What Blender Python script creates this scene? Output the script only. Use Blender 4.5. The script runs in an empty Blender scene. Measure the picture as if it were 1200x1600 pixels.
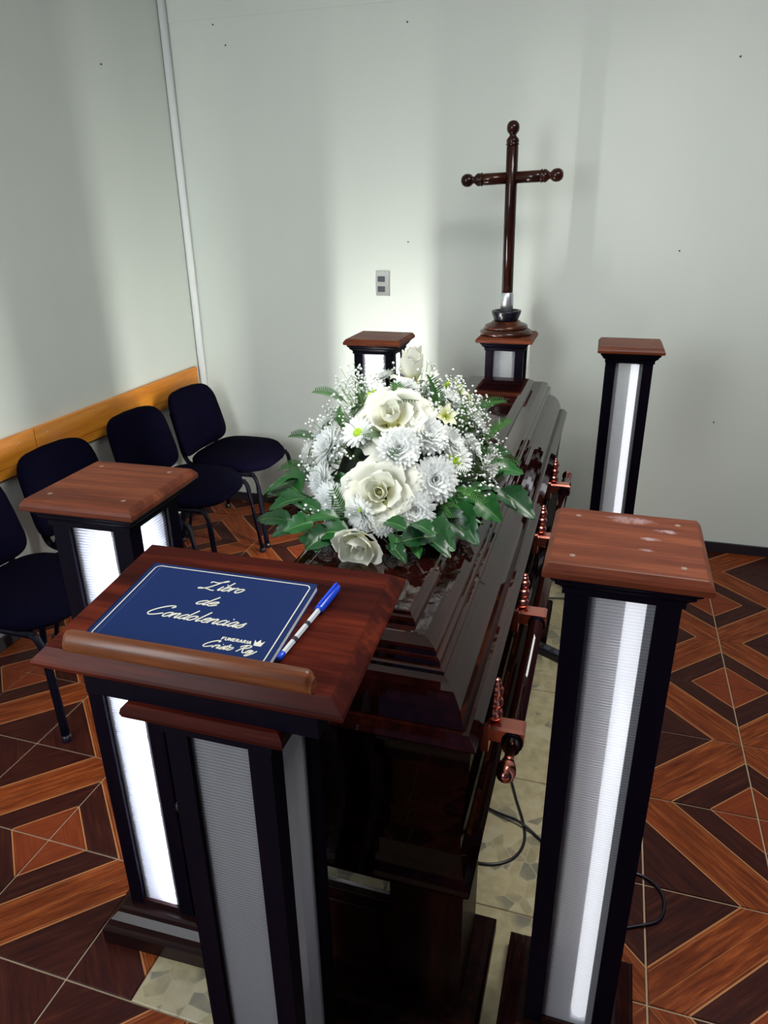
import bpy, math, random
from math import sin, cos, pi, radians, sqrt
from mathutils import Vector, Matrix, Quaternion

S = bpy.context.scene
COL = S.collection
random.seed(7)

# ------------------------------------------------------------------ camera
YAW, PITCH, ROLL, FPX = -0.303068, 0.401862, -0.014244, 1120.28
CAM = Vector((0, 0, 1.64))
cd = bpy.data.cameras.new('camera')
cd.sensor_fit = 'HORIZONTAL'; cd.sensor_width = 36.0; cd.lens = FPX / 1200 * 36.0
cd.clip_start = 0.02; cd.clip_end = 60
cam = bpy.data.objects.new('camera', cd); COL.objects.link(cam)
_f = Vector((sin(YAW) * cos(PITCH), cos(YAW) * cos(PITCH), -sin(PITCH)))
_r = Vector((cos(YAW), -sin(YAW), 0)); _u = _r.cross(_f)
_r2 = _r * cos(ROLL) + _u * sin(ROLL); _u2 = _u * cos(ROLL) - _r * sin(ROLL)
cam.matrix_world = Matrix(((_r2.x, _u2.x, -_f.x, CAM.x), (_r2.y, _u2.y, -_f.y, CAM.y), (_r2.z, _u2.z, -_f.z, CAM.z), (0, 0, 0, 1)))
S.camera = cam

# ------------------------------------------------------------------ world, lights, exposure
W = bpy.data.worlds.new('world'); S.world = W; W.use_nodes = True
W.node_tree.nodes['Background'].inputs[0].default_value = (0.26, 0.30, 0.66, 1)
W.node_tree.nodes['Background'].inputs[1].default_value = 0.12

def area(name, loc, size, energy, color, target=None):
    l = bpy.data.lights.new(name, 'AREA'); l.shape = 'RECTANGLE'; l.size, l.size_y = size
    l.energy = energy; l.color = color
    o = bpy.data.objects.new(name, l); COL.objects.link(o); o.location = loc
    if target is not None:
        o.rotation_euler = (Vector(target) - Vector(loc)).to_track_quat('-Z', 'Y').to_euler()
    return o
area('ceiling_light', (0.50, 1.45, 2.88), (1.0, 1.0), 48, (1.0, 0.985, 0.94))
area('frontal_fill', (-1.70, -1.10, 1.9), (1.0, 1.7), 56, (0.93, 0.97, 1.0), (-0.2, 3.2, 1.2))  # unseen fill added behind the camera to brighten the front faces

S.view_settings.view_transform = 'Standard'
S.view_settings.look = 'None'
S.view_settings.exposure = 0.12
S.view_settings.gamma = 1.0
S.view_settings.use_curve_mapping = False

# ------------------------------------------------------------------ helpers
class MB:
    """collects faces of one mesh"""
    def __init__(self): self.v = []; self.f = []; self.s = []; self.uv = []
    def face(self, idx, smooth=False, uv=None):
        self.f.append(tuple(idx)); self.s.append(smooth); self.uv.append(uv)
    def box(self, x0, y0, z0, x1, y1, z1):
        b = len(self.v)
        self.v += [(x0,y0,z0),(x1,y0,z0),(x1,y1,z0),(x0,y1,z0),(x0,y0,z1),(x1,y0,z1),(x1,y1,z1),(x0,y1,z1)]
        for q in ((0,3,2,1),(4,5,6,7),(0,1,5,4),(1,2,6,5),(2,3,7,6),(3,0,4,7)): self.face([b+i for i in q])
        return self
    def cbox(self, x0, y0, z0, x1, y1, z1, c):
        """box whose edges are chamfered all round"""
        self.rings([(x0+c,y0+c,x1-c,y1-c,z0),(x0,y0,x1,y1,z0+c),(x0,y0,x1,y1,z1-c),(x0+c,y0+c,x1-c,y1-c,z1)])
        return self
    def rings(self, R, cap0=True, cap1=True, smooth=False):
        """stack of rectangles (x0,y0,x1,y1,z) joined by faces"""
        b = len(self.v)
        for (x0,y0,x1,y1,z) in R: self.v += [(x0,y0,z),(x1,y0,z),(x1,y1,z),(x0,y1,z)]
        for k in range(len(R)-1):
            for i in range(4):
                j = (i+1) % 4
                self.face((b+4*k+i, b+4*k+j, b+4*k+4+j, b+4*k+4+i), smooth)
        if cap0: self.face((b+3,b+2,b+1,b))
        if cap1: n = b+4*(len(R)-1); self.face((n,n+1,n+2,n+3))
        return self
    def sq(self, prof, cx=0, cy=0, **k):
        return self.rings([(cx-h, cy-h, cx+h, cy+h, z) for h, z in prof], **k)
    def lathe(self, prof, n=20, M=None, smooth=True, cap=True):
        """profile (radius, height) turned about z, then moved by M"""
        b = len(self.v)
        for (r, z) in prof:
            for i in range(n):
                a = 2*pi*i/n; p = Vector((r*cos(a), r*sin(a), z))
                self.v.append(tuple(M @ p) if M else tuple(p))
        for k in range(len(prof)-1):
            for i in range(n):
                j = (i+1) % n
                self.face((b+k*n+i, b+k*n+j, b+(k+1)*n+j, b+(k+1)*n+i), smooth)
        if cap:
            self.face([b+i for i in range(n)][::-1]); t = b+(len(prof)-1)*n; self.face([t+i for i in range(n)])
        return self
    def tube(self, path, r, n=8, rb=None, up=(0,0,1), smooth=True):
        """tube along a path; r may be a list; rb gives an oval's second radius"""
        P = [Vector(p) for p in path]; b = len(self.v); up = Vector(up)
        for k, p in enumerate(P):
            d = (P[min(k+1, len(P)-1)] - P[max(k-1, 0)]).normalized()
            a = d.cross(up)
            if a.length < 1e-3: a = d.cross(Vector((1,0,0)))
            a.normalize(); c = a.cross(d).normalized()
            rr = r[k] if isinstance(r, (list, tuple)) else r; r2 = rr if rb is None else rb
            for i in range(n):
                t = 2*pi*i/n; self.v.append(tuple(p + a*rr*cos(t) + c*r2*sin(t)))
        for k in range(len(P)-1):
            for i in range(n):
                j = (i+1) % n
                self.face((b+k*n+i, b+k*n+j, b+(k+1)*n+j, b+(k+1)*n+i), smooth)
        self.face([b+i for i in range(n)][::-1]); t = b+(len(P)-1)*n; self.face([t+i for i in range(n)])
        return self
    def grid(self, fn, nu, nv, smooth=True, M=None):
        """surface fn(u,v), u and v in 0..1"""
        b = len(self.v)
        for j in range(nv+1):
            for i in range(nu+1):
                p = Vector(fn(i/nu, j/nv)); self.v.append(tuple(M @ p) if M else tuple(p))
        for j in range(nv):
            for i in range(nu):
                q = [b+j*(nu+1)+i, b+j*(nu+1)+i+1, b+(j+1)*(nu+1)+i+1, b+(j+1)*(nu+1)+i]
                self.face(q, smooth, [(i/nu,j/nv),((i+1)/nu,j/nv),((i+1)/nu,(j+1)/nv),(i/nu,(j+1)/nv)])
        return self
    def mesh(self, name, off=None):
        m = bpy.data.meshes.new(name)
        v = self.v if off is None else [(x-off[0], y-off[1], z-off[2]) for x, y, z in self.v]
        m.from_pydata(v, [], self.f); m.polygons.foreach_set('use_smooth', self.s)
        if any(u is not None for u in self.uv):
            L = m.uv_layers.new(name='UVMap'); k = 0
            for u, f in zip(self.uv, self.f):
                for i in range(len(f)):
                    L.data[k].uv = u[i] if u else (0.0, 0.0); k += 1
        m.update(); return m

def put(name, mesh, mat, parent=None, loc=None, rot=None, label=None, kind=None):
    o = bpy.data.objects.new(name, mesh); COL.objects.link(o)
    if mat is not None and len(mesh.materials) == 0: mesh.materials.append(mat)
    if parent is not None: o.parent = parent
    if loc is not None: o.location = loc
    if rot is not None:
        if isinstance(rot, Quaternion): o.rotation_mode = 'QUATERNION'; o.rotation_quaternion = rot
        else: o.rotation_euler = rot
    if label: o['label'] = label
    if kind: o['kind'] = kind
    return o
def bev(o, w=0.002, seg=2):
    m = o.modifiers.new('bevel', 'BEVEL'); m.width = w; m.segments = seg; m.limit_method = 'ANGLE'; return o
def tag(o, label, cat, group=None, kind=None):
    if label: o['label'] = label
    if cat: o['category'] = cat
    if group: o['group'] = group
    if kind: o['kind'] = kind
    return o
def empty(name, loc=(0,0,0), rz=0.0, label=None, cat=None, group=None):
    o = bpy.data.objects.new(name, None); COL.objects.link(o); o.location = loc; o.rotation_euler = (0,0,rz)
    o.empty_display_size = 0.05
    return tag(o, label, cat, group)
def kids(o): return [c for c in bpy.data.objects if c.parent == o]
def dup(root, loc, rz, label):
    def cp(o, parent):
        c = o.copy(); COL.objects.link(c); c.parent = parent
        for ch in kids(o): cp(ch, c)
        return c
    r = cp(root, None); r.location = loc; r.rotation_euler = (0,0,rz); r['label'] = label
    return r
def smooth_path(pts, n=8, closed=False):
    P = [Vector(p) for p in pts]; out = []
    for i in range(len(P)-1):
        p0 = P[max(i-1,0)]; p1 = P[i]; p2 = P[i+1]; p3 = P[min(i+2,len(P)-1)]
        for k in range(n):
            t = k/n
            out.append(0.5*((2*p1)+(p2-p0)*t+(2*p0-5*p1+4*p2-p3)*t*t+(3*p1-p0-3*p2+p3)*t**3))
    out.append(P[-1]); return out

# ------------------------------------------------------------------ materials
def mat(name, color, rough=0.5, coat=0.0, coat_rough=0.1, metal=0.0, spec=0.5, sheen=0.0):
    m = bpy.data.materials.new(name); m.use_nodes = True
    p = m.node_tree.nodes['Principled BSDF']; i = p.inputs
    i['Base Color'].default_value = (*color, 1); i['Roughness'].default_value = rough
    i['Coat Weight'].default_value = coat; i['Coat Roughness'].default_value = coat_rough
    i['Metallic'].default_value = metal; i['Specular IOR Level'].default_value = spec
    if sheen: i['Sheen Weight'].default_value = sheen
    return m
class NT:
    def __init__(s, m): s.t = m.node_tree; s.n = s.t.nodes; s.p = s.n['Principled BSDF']
    def new(s, typ, **k):
        n = s.n.new(typ)
        for a, b in k.items(): setattr(n, a, b)
        return n
    def link(s, a, b): s.t.links.new(a, b)
    def math(s, op, a, b=None, c=None):
        n = s.new('ShaderNodeMath', operation=op)
        for i, x in enumerate((a, b, c)):
            if x is None: continue
            if isinstance(x, (int, float)): n.inputs[i].default_value = x
            else: s.link(x, n.inputs[i])
        return n.outputs[0]
    def ramp(s, fac, stops, interp='LINEAR'):
        n = s.new('ShaderNodeValToRGB'); r = n.color_ramp; r.interpolation = interp
        while len(r.elements) < len(stops): r.elements.new(0.5)
        for e, (pos, c) in zip(r.elements, stops): e.position = pos; e.color = (*c, 1) if len(c) == 3 else c
        s.link(fac, n.inputs[0]); return n.outputs[0]
    def mix(s, fac, a, b, typ='MIX'):
        n = s.new('ShaderNodeMix', data_type='RGBA', blend_type=typ)
        for k, x in ((0, fac), (6, a), (7, b)):
            if isinstance(x, (int, float)): n.inputs[k].default_value = x
            elif isinstance(x, tuple): n.inputs[k].default_value = (*x, 1)
            else: s.link(x, n.inputs[k])
        return n.outputs[2]
    def noise(s, vec, scale, detail=4, rough=0.55):
        n = s.new('ShaderNodeTexNoise'); n.inputs['Scale'].default_value = scale
        n.inputs['Detail'].default_value = detail; n.inputs['Roughness'].default_value = rough
        if vec is not None: s.link(vec, n.inputs['Vector'])
        return n.outputs[0]
    def bump(s, h, strength, dist=0.002):
        b = s.new('ShaderNodeBump'); b.inputs['Strength'].default_value = strength; b.inputs['Distance'].default_value = dist
        s.link(h, b.inputs['Height']); s.link(b.outputs[0], s.p.inputs['Normal'])

def wood(name, dark, mid, light, grain=(1, 12, 12), scale=2.2, rough=0.35, coat=0.5, coat_rough=0.12, spec=0.5, dust=()):
    """stained timber; grain runs along the axis with the small factor"""
    m = mat(name, mid, rough, coat, coat_rough, spec=spec); t = NT(m)
    tc = t.new('ShaderNodeTexCoord'); mp = t.new('ShaderNodeMapping'); t.link(tc.outputs['Object'], mp.inputs[0])
    mp.inputs['Scale'].default_value = grain
    oi = t.new('ShaderNodeObjectInfo'); t.link(t.math('MULTIPLY', oi.outputs['Random'], 20.0), mp.inputs['Location'])
    n1 = t.noise(mp.outputs[0], scale, 5, 0.6); n2 = t.noise(mp.outputs[0], scale*5, 3, 0.6)
    v = t.math('ADD', t.math('MULTIPLY', n1, 0.75), t.math('MULTIPLY', n2, 0.25))
    c = t.ramp(v, [(0.32, dark), (0.5, mid), (0.68, light)])
    for (x, y, r, amt) in dust:                 # chalky smears with a place of their own on the wood
        d = t.new('ShaderNodeVectorMath', operation='DISTANCE'); cb = t.new('ShaderNodeCombineXYZ'); sx_ = t.new('ShaderNodeSeparateXYZ')
        t.link(tc.outputs['Object'], sx_.inputs[0]); t.link(sx_.outputs[0], cb.inputs[0]); t.link(t.math('MULTIPLY', sx_.outputs[1], 2.2), cb.inputs[1])
        t.link(cb.outputs[0], d.inputs[0]); d.inputs[1].default_value = (x, y*2.2, 0)
        k = t.math('SUBTRACT', 1.0, t.math('DIVIDE', d.outputs['Value'], r)); k = t.math('MAXIMUM', k, 0.0)
        nz = t.noise(tc.outputs['Object'], 55, 6, 0.75)
        k = t.math('MULTIPLY', t.ramp(t.math('MULTIPLY', k, nz), [(0.26,(0,0,0)),(0.46,(1,1,1))]), amt)
        c = t.mix(k, c, (0.42,0.34,0.36))
    t.link(c, t.p.inputs['Base Color']); return m

M = {}
M['cap'] = wood('pillar_cap_timber', (0.055,0.010,0.004), (0.115,0.025,0.009), (0.20,0.054,0.020), (1,14,14), 2.6, 0.5, 0.08, 0.25, 0.15)
M['cap_dusty'] = wood('dusty_pillar_cap_timber', (0.055,0.010,0.004), (0.115,0.025,0.009), (0.20,0.054,0.020), (1,14,14), 2.6, 0.5, 0.08, 0.25, 0.15, dust=((0.005,0.080,0.075,0.45),(0.060,0.048,0.040,0.6),(0.035,0.012,0.032,0.5),(0.025,-0.030,0.024,0.4)))
M['post'] = wood('pillar_post_timber_shaded', (0.0012,0.0008,0.004), (0.002,0.001,0.005), (0.004,0.0015,0.005), (14,14,1), 2.5, 0.55, 0.0, 0.15, 0.06)  # same timber as the caps, with the shade painted into its colour
M['mould'] = wood('pillar_moulding_timber', (0.006,0.002,0.003), (0.012,0.003,0.003), (0.028,0.007,0.005), (1,12,12), 2.5, 0.35, 0.15, 0.12, 0.1)
M['board'] = wood('lectern_board_timber', (0.012,0.0018,0.0015), (0.040,0.0050,0.0030), (0.13,0.020,0.008), (0.8,14,14), 1.5, 0.45, 0.04, 0.2, 0.06)
M['ledge'] = wood('lectern_ledge_timber', (0.060,0.015,0.004), (0.13,0.035,0.009), (0.23,0.070,0.018), (1.2,14,14), 2.4, 0.4, 0.12, 0.15, 0.3)
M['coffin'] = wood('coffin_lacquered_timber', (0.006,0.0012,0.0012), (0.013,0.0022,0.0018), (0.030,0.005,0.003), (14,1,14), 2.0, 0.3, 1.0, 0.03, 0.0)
M['coffin_side'] = wood('coffin_side_lacquer_shaded', (0.003,0.0008,0.001), (0.005,0.001,0.0012), (0.012,0.002,0.0018), (14,1,14), 2.0, 0.3, 0.18, 0.04, 0.0)  # lid lacquer again, its colour darkened for the shade on the body
M['stand'] = wood('coffin_stand_timber', (0.004,0.0012,0.002), (0.008,0.002,0.002), (0.024,0.006,0.003), (14,14,1), 2.0, 0.4, 0.05, 0.15, 0.05)
M['cross'] = wood('cross_lacquered_timber', (0.005,0.0012,0.0012), (0.016,0.003,0.002), (0.05,0.012,0.005), (12,12,1), 2.0, 0.3, 0.45, 0.06, 0.1)
M['ring'] = wood('cross_base_timber', (0.018,0.004,0.002), (0.045,0.010,0.004), (0.10,0.028,0.010), (8,8,8), 1.5, 0.3, 0.5, 0.1, 0.2)
M['rail'] = wood('wall_rail_timber', (0.50,0.150,0.008), (0.68,0.235,0.014), (0.80,0.33,0.03), (14,1,14), 1.6, 0.5, 0.15, 0.2)
M['copper'] = mat('copper_plate', (0.62,0.22,0.17), 0.22, metal=1.0)
M['black_plastic'] = mat('black_plastic', (0.003,0.003,0.009), 0.3)
M['black_metal'] = mat('black_painted_tube', (0.0012,0.0012,0.005), 0.5, spec=0.08)
M['fabric'] = mat('black_fabric', (0.0015,0.0012,0.006), 0.95, spec=0.03)
_t = NT(M['fabric']); _tc = _t.new('ShaderNodeTexCoord'); _t.bump(_t.noise(_tc.outputs['Object'], 400, 2), 0.3, 0.001)
M['steel'] = mat('brushed_aluminium', (0.62,0.64,0.68), 0.35, metal=0.85)
M['chrome'] = mat('chrome', (0.7,0.7,0.72), 0.15, metal=1.0)
M['putty'] = mat('filled_screw', (0.20,0.13,0.10), 0.5)
M['plate'] = mat('switch_plate_grey', (0.34,0.35,0.33), 0.4, metal=0.4)
M['rocker'] = mat('switch_rocker_dark', (0.035,0.038,0.05), 0.35)
M['conduit'] = mat('conduit_white_plastic', (0.80,0.83,0.82), 0.5)
M['baseboard'] = mat('baseboard_dark', (0.014,0.010,0.014), 0.5)
M['grout'] = mat('floor_grout', (0.36,0.27,0.18), 0.9)
M['nail'] = mat('nail_iron', (0.03,0.03,0.03), 0.6)
M['ceiling'] = mat('ceiling_paint', (0.72,0.74,0.70), 0.9)

def wall_mat(name, c1, c2):
    m = mat(name, c1, 0.62, spec=0.3); t = NT(m)
    tc = t.new('ShaderNodeTexCoord')
    mp = t.new('ShaderNodeMapping'); t.link(tc.outputs['Object'], mp.inputs[0]); mp.inputs['Scale'].default_value = (1.6, 1.6, 0.5)
    n = t.noise(mp.outputs[0], 1.1, 3)
    t.link(t.mix(t.math('MULTIPLY', n, 0.9), c1, c2), t.p.inputs['Base Color'])
    t.bump(t.noise(tc.outputs['Object'], 7, 5), 0.12, 0.01); return m
M['wall'] = wall_mat('wall_paint', (0.60,0.655,0.60), (0.72,0.765,0.71))

# fluted plastic sheet: lets light through, scatters part of it
def panel_mat(name, clear, blur, tint):
    m = bpy.data.materials.new(name); m.use_nodes = True; t = m.node_tree; n = t.nodes; n.clear()
    def mx(f, a, b):
        x = n.new('ShaderNodeMixShader'); t.links.new(a, x.inputs[1]); t.links.new(b, x.inputs[2])
        if isinstance(f, float): x.inputs[0].default_value = f
        else: t.links.new(f, x.inputs[0])
        return x.outputs[0]
    out = n.new('ShaderNodeOutputMaterial'); tr = n.new('ShaderNodeBsdfTranslucent'); df = n.new('ShaderNodeBsdfDiffuse')
    tp = n.new('ShaderNodeBsdfTransparent'); rf = n.new('ShaderNodeBsdfRefraction'); gl = n.new('ShaderNodeBsdfGlossy'); fr = n.new('ShaderNodeFresnel')
    tr.inputs[0].default_value = (*tint, 1); df.inputs[0].default_value = (*[c*0.8 for c in tint], 1)
    rf.inputs['IOR'].default_value = 1.25; rf.inputs['Roughness'].default_value = 0.45
    gl.inputs['Roughness'].default_value = 0.22; fr.inputs[0].default_value = 1.4
    tc = n.new('ShaderNodeTexCoord'); sp = n.new('ShaderNodeSeparateXYZ'); t.links.new(tc.outputs['Object'], sp.inputs[0])
    mm = n.new('ShaderNodeMath'); mm.operation = 'MULTIPLY'; t.links.new(sp.outputs[2], mm.inputs[0]); mm.inputs[1].default_value = 1/0.0058
    mf = n.new('ShaderNodeMath'); mf.operation = 'FRACT'; t.links.new(mm.outputs[0], mf.inputs[0])
    rp = n.new('ShaderNodeValToRGB'); t.links.new(mf.outputs[0], rp.inputs[0]); e = rp.color_ramp.elements   # denser web lines across the sheet
    e[0].position = 0.0; e[0].color = (*[c*k for c, k in zip(tint, (0.42,0.50,0.72))], 1); e[1].position = 0.32; e[1].color = (*tint, 1)
    t.links.new(rp.outputs[0], tr.inputs[0]); t.links.new(rp.outputs[0], df.inputs[0])
    a = mx(0.40, tr.outputs[0], df.outputs[0]); a = mx(blur, a, rf.outputs[0]); a = mx(clear, a, tp.outputs[0])
    t.links.new(mx(fr.outputs[0], a, gl.outputs[0]), out.inputs[0]); return m
M['panel'] = panel_mat('fluted_polycarbonate', 0.34, 0.32, (0.86,0.88,0.93))
def lamp_mat(name, col, strength):
    m = bpy.data.materials.new(name); m.use_nodes = True; p = m.node_tree.nodes['Principled BSDF'].inputs
    p['Base Color'].default_value = (0.8,0.8,0.8,1); p['Emission Color'].default_value = (*col, 1); p['Emission Strength'].default_value = strength
    return m
LAMP = {'LN': lamp_mat('lamp_tube_bright', (0.80,0.86,1.0), 85), 'LF': lamp_mat('lamp_tube_warm', (1.0,0.98,0.92), 680),
        'RN': lamp_mat('lamp_tube_dim', (0.92,0.94,1.0), 1.0), 'RF': lamp_mat('lamp_tube_half', (0.92,0.94,1.0), 1.2),
        'off': mat('lamp_tube_unlit', (0.7,0.72,0.75), 0.3)}

def tile_mat():
    m = mat('parquet_print_ceramic', (0.2,0.06,0.02), 0.45, spec=0.12); t = NT(m)
    uv = t.new('ShaderNodeUVMap'); sp = t.new('ShaderNodeSeparateXYZ'); t.link(uv.outputs[0], sp.inputs[0])
    oi = t.new('ShaderNodeObjectInfo'); rnd = t.math('MULTIPLY', oi.outputs['Random'], 37.0)
    u, v = sp.outputs[0], sp.outputs[1]
    L = t.math('ADD', u, v); D = t.math('SUBTRACT', u, v)
    cb = t.new('ShaderNodeCombineXYZ'); t.link(t.math('MULTIPLY', L, 22), cb.inputs[0]); t.link(t.math('MULTIPLY', D, 1.6), cb.inputs[1]); t.link(rnd, cb.inputs[2])
    g = t.noise(cb.outputs[0], 1.0, 5, 0.65)
    Lh = t.math('MULTIPLY', L, 0.5)
    dark = t.ramp(g, [(0.3, (0.016,0.003,0.003)), (0.55, (0.036,0.007,0.0045)), (0.75, (0.072,0.018,0.008))])
    oran = t.ramp(g, [(0.28, (0.065,0.011,0.0035)), (0.5, (0.155,0.031,0.007)), (0.72, (0.30,0.075,0.016))])
    redd = t.ramp(g, [(0.3, (0.11,0.018,0.006)), (0.6, (0.18,0.034,0.009)), (0.8, (0.23,0.052,0.015))])
    kind = t.ramp(Lh, [(0.0, (0,0,0)), (0.20, (1,0,0)), (0.365, (0,1,0)), (0.635, (1,0,0))], 'CONSTANT')
    ks = t.new('ShaderNodeSeparateColor'); t.link(kind, ks.inputs[0])
    c = t.mix(ks.outputs[0], redd, dark); c = t.mix(ks.outputs[1], c, oran)
    # thin pale inlay lines between the bands
    acc = None
    for pos, w in ((0.40, 0.008), (0.73, 0.009), (1.27, 0.009), (0.765, 0.004), (1.235, 0.004), (1.0, 0.004)):
        k = t.math('LESS_THAN', t.math('ABSOLUTE', t.math('SUBTRACT', L, pos)), w)
        k = t.math('MULTIPLY', k, 0.85 if w > 0.005 else 0.4)
        acc = k if acc is None else t.math('MAXIMUM', acc, k)
    c = t.mix(acc, c, (0.42,0.19,0.075))
    t.link(c, t.p.inputs['Base Color']); t.bump(g, 0.08, 0.002); return m
M['tile'] = tile_mat()
def stone_mat():
    m = mat('stone_print_ceramic', (0.3,0.25,0.15), 0.38, spec=0.4); t = NT(m)
    tc = t.new('ShaderNodeTexCoord'); oi = t.new('ShaderNodeObjectInfo')
    mp = t.new('ShaderNodeMapping'); t.link(tc.outputs['Object'], mp.inputs[0]); t.link(t.math('MULTIPLY', oi.outputs['Random'], 9.0), mp.inputs['Location'])
    vo = t.new('ShaderNodeTexVoronoi', feature='DISTANCE_TO_EDGE'); vo.inputs['Scale'].default_value = 21; t.link(mp.outputs[0], vo.inputs['Vector'])
    vc = t.new('ShaderNodeTexVoronoi'); vc.inputs['Scale'].default_value = 21; t.link(mp.outputs[0], vc.inputs['Vector'])
    sc = t.new('ShaderNodeSeparateColor'); t.link(vc.outputs['Color'], sc.inputs[0])
    n = t.noise(mp.outputs[0], 30, 5); nb = t.noise(mp.outputs[0], 4.5, 2)
    cell = t.ramp(t.math('ADD', t.math('MULTIPLY', sc.outputs[0], 0.6), t.math('MULTIPLY', n, 0.4)),
                  [(0.2, (0.12,0.12,0.10)), (0.42, (0.23,0.20,0.12)), (0.6, (0.36,0.30,0.17)), (0.8, (0.40,0.36,0.25))])
    soft = t.ramp(n, [(0.3, (0.27,0.23,0.13)), (0.7, (0.40,0.35,0.21))])
    band = t.ramp(nb, [(0.44, (0,0,0)), (0.52, (1,1,1))])
    edge = t.math('LESS_THAN', vo.outputs['Distance'], 0.035)
    c = t.mix(t.math('MULTIPLY', edge, 0.55), cell, (0.40,0.36,0.24)); c = t.mix(t.math('MULTIPLY', band, 0.8), soft, c)
    t.link(c, t.p.inputs['Base Color']); return m
M['stone'] = stone_mat()

# ------------------------------------------------------------------ the room
WX, WY, CZ = -2.24, 3.65, 2.9
TS, OX, OY = 0.3218, 0.5565, 2.7675            # ceramic tile size and grid origin
floor = put('floor', MB().box(WX-0.1, -1.2, -0.10, 2.6, WY+0.1, -0.004).mesh('floor'), M['grout'], kind='structure')
wl = put('wall_left', MB().box(WX-0.12, -1.2, -0.10, WX, WY+0.12, CZ).mesh('wall_left'), M['wall'], kind='structure')
wb = put('wall_back', MB().box(WX, WY, -0.10, 2.6, WY+0.12, CZ).mesh('wall_back'), M['wall'], kind='structure')
put('ceiling', MB().box(WX-0.12, -1.2, CZ, 2.6, WY+0.12, CZ+0.1).mesh('ceiling'), M['ceiling'], kind='structure')
put('baseboard_back', MB().box(WX, WY-0.014, -0.004, 2.6, WY, 0.048).mesh('baseboard'), M['baseboard'], kind='structure')
put('baseboard_left', MB().box(WX, -1.2, -0.004, WX+0.014, WY-0.014, 0.048).mesh('baseboard'), M['baseboard'], kind='structure')
# upper strip of the wall lining lies a hair proud of the sheet below: the faint seam
put('upper_panel', MB().box(WX, WY-0.0025, 2.478, 2.6, WY, CZ).mesh('upper_panel'), M['wall'], wb)
put('hatch', MB().box(-1.90, WY-0.006, 2.545, -1.62, WY-0.0025, 2.80).mesh('hatch'), M['wall'], wb)
for (x, z) in ((-1.905,2.366),(-1.963,2.454),(-1.0,2.396),(-0.996,1.481),(0.262,1.443),(0.523,0.670),(0.39,2.18)):
    put('nail', MB().lathe([(0.002,0),(0.0035,0.001),(0.0035,0.004),(0.001,0.006)], 8, Matrix.Translation((x, WY, z)) @ Matrix.Rotation(pi/2, 4, 'X')).mesh('nail'), M['nail'], wb)
put('nail', MB().lathe([(0.002,0),(0.0035,0.001),(0.0035,0.004),(0.001,0.006)], 8, Matrix.Translation((WX, 3.12, 2.23)) @ Matrix.Rotation(pi/2, 4, 'Y')).mesh('nail'), M['nail'], wl)
# corner conduit
c = MB(); c.lathe([(0.019,0.0),(0.019,CZ)], 16, Matrix.Translation((WX+0.021, WY-0.021, 0)))
t1 = put('trim_1', c.mesh('corner_pipe'), M['conduit'], kind='structure', label='white plastic pipe running up the corner of the walls')
# orange timber rail on the left wall: boards butted end to end
t2 = empty('trim_2', (WX, 2.4, 0.67)); t2['kind'] = 'structure'; t2['label'] = 'orange timber rail fixed along the left wall behind the chairs'
def plank(y0, y1, z0, z1, th):
    o = put('plank', MB().cbox(0, y0-2.4, z0-0.67, th, y1-2.4, z1-0.67, 0.002).mesh('plank'), M['rail'], t2); return o
plank(2.292, 3.575, 0.708, 0.822, 0.022); plank(1.0, 2.288, 0.708, 0.822, 0.022)
plank(2.292, 3.575, 0.668, 0.7065, 0.019); plank(1.0, 2.288, 0.668, 0.7065, 0.019)
for y in (2.20, 2.36):
    put('nail', MB().lathe([(0.003,0),(0.004,0.001),(0.001,0.002)], 8, Matrix.Translation((0.022, y-2.4, 0.79-0.67)) @ Matrix.Rotation(pi/2, 4, 'Y')).mesh('nail'), M['steel'], t2)

# floor tiles: wood-print ceramic, and a strip of stone-print tiles under the coffin
SX0, SX1, SY0, SS = -0.876, 0.056, 0.836, 0.466
SY1 = SY0 + 6*SS
tile_cache = {}
def tile_mesh(x0, y0, x1, y1, cx, cy, key):
    if key in tile_cache: return tile_cache[key]
    g = 0.0024; b = MB(); xm, ym = (x0+x1)/2, (y0+y1)/2
    e = 0.0015
    v = [(x0+g+e,y0+g+e,0),(x1-g-e,y0+g+e,0),(x1-g-e,y1-g-e,0),(x0+g+e,y1-g-e,0),(x0+g,y0+g,-0.0015),(x1-g,y0+g,-0.0015),(x1-g,y1-g,-0.0015),(x0+g,y1-g,-0.0015),(x0+g,y0+g,-0.0045),(x1-g,y0+g,-0.0045),(x1-g,y1-g,-0.0045),(x0+g,y1-g,-0.0045)]
    uvs = [(abs(x-cx)/TS, abs(y-cy)/TS) for x, y, z in v]
    b.v = [(x-xm, y-ym, z) for x, y, z in v]
    for q in ((0,1,2,3),(4,5,1,0),(5,6,2,1),(6,7,3,2),(7,4,0,3),(8,9,5,4),(9,10,6,5),(10,11,7,6),(11,8,4,7)): b.face(q, False, [uvs[i] for i in q])
    m = b.mesh('ceramic_tile'); m.materials.append(M['tile']); tile_cache[key] = m; return m
def add_tile(x0, y0, x1, y1, cx, cy, key):
    if x1-x0 < 0.012 or y1-y0 < 0.012: return
    put('ceramic_tile', tile_mesh(x0, y0, x1, y1, cx, cy, key), None, floor, ((x0+x1)/2, (y0+y1)/2, 0))
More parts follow.
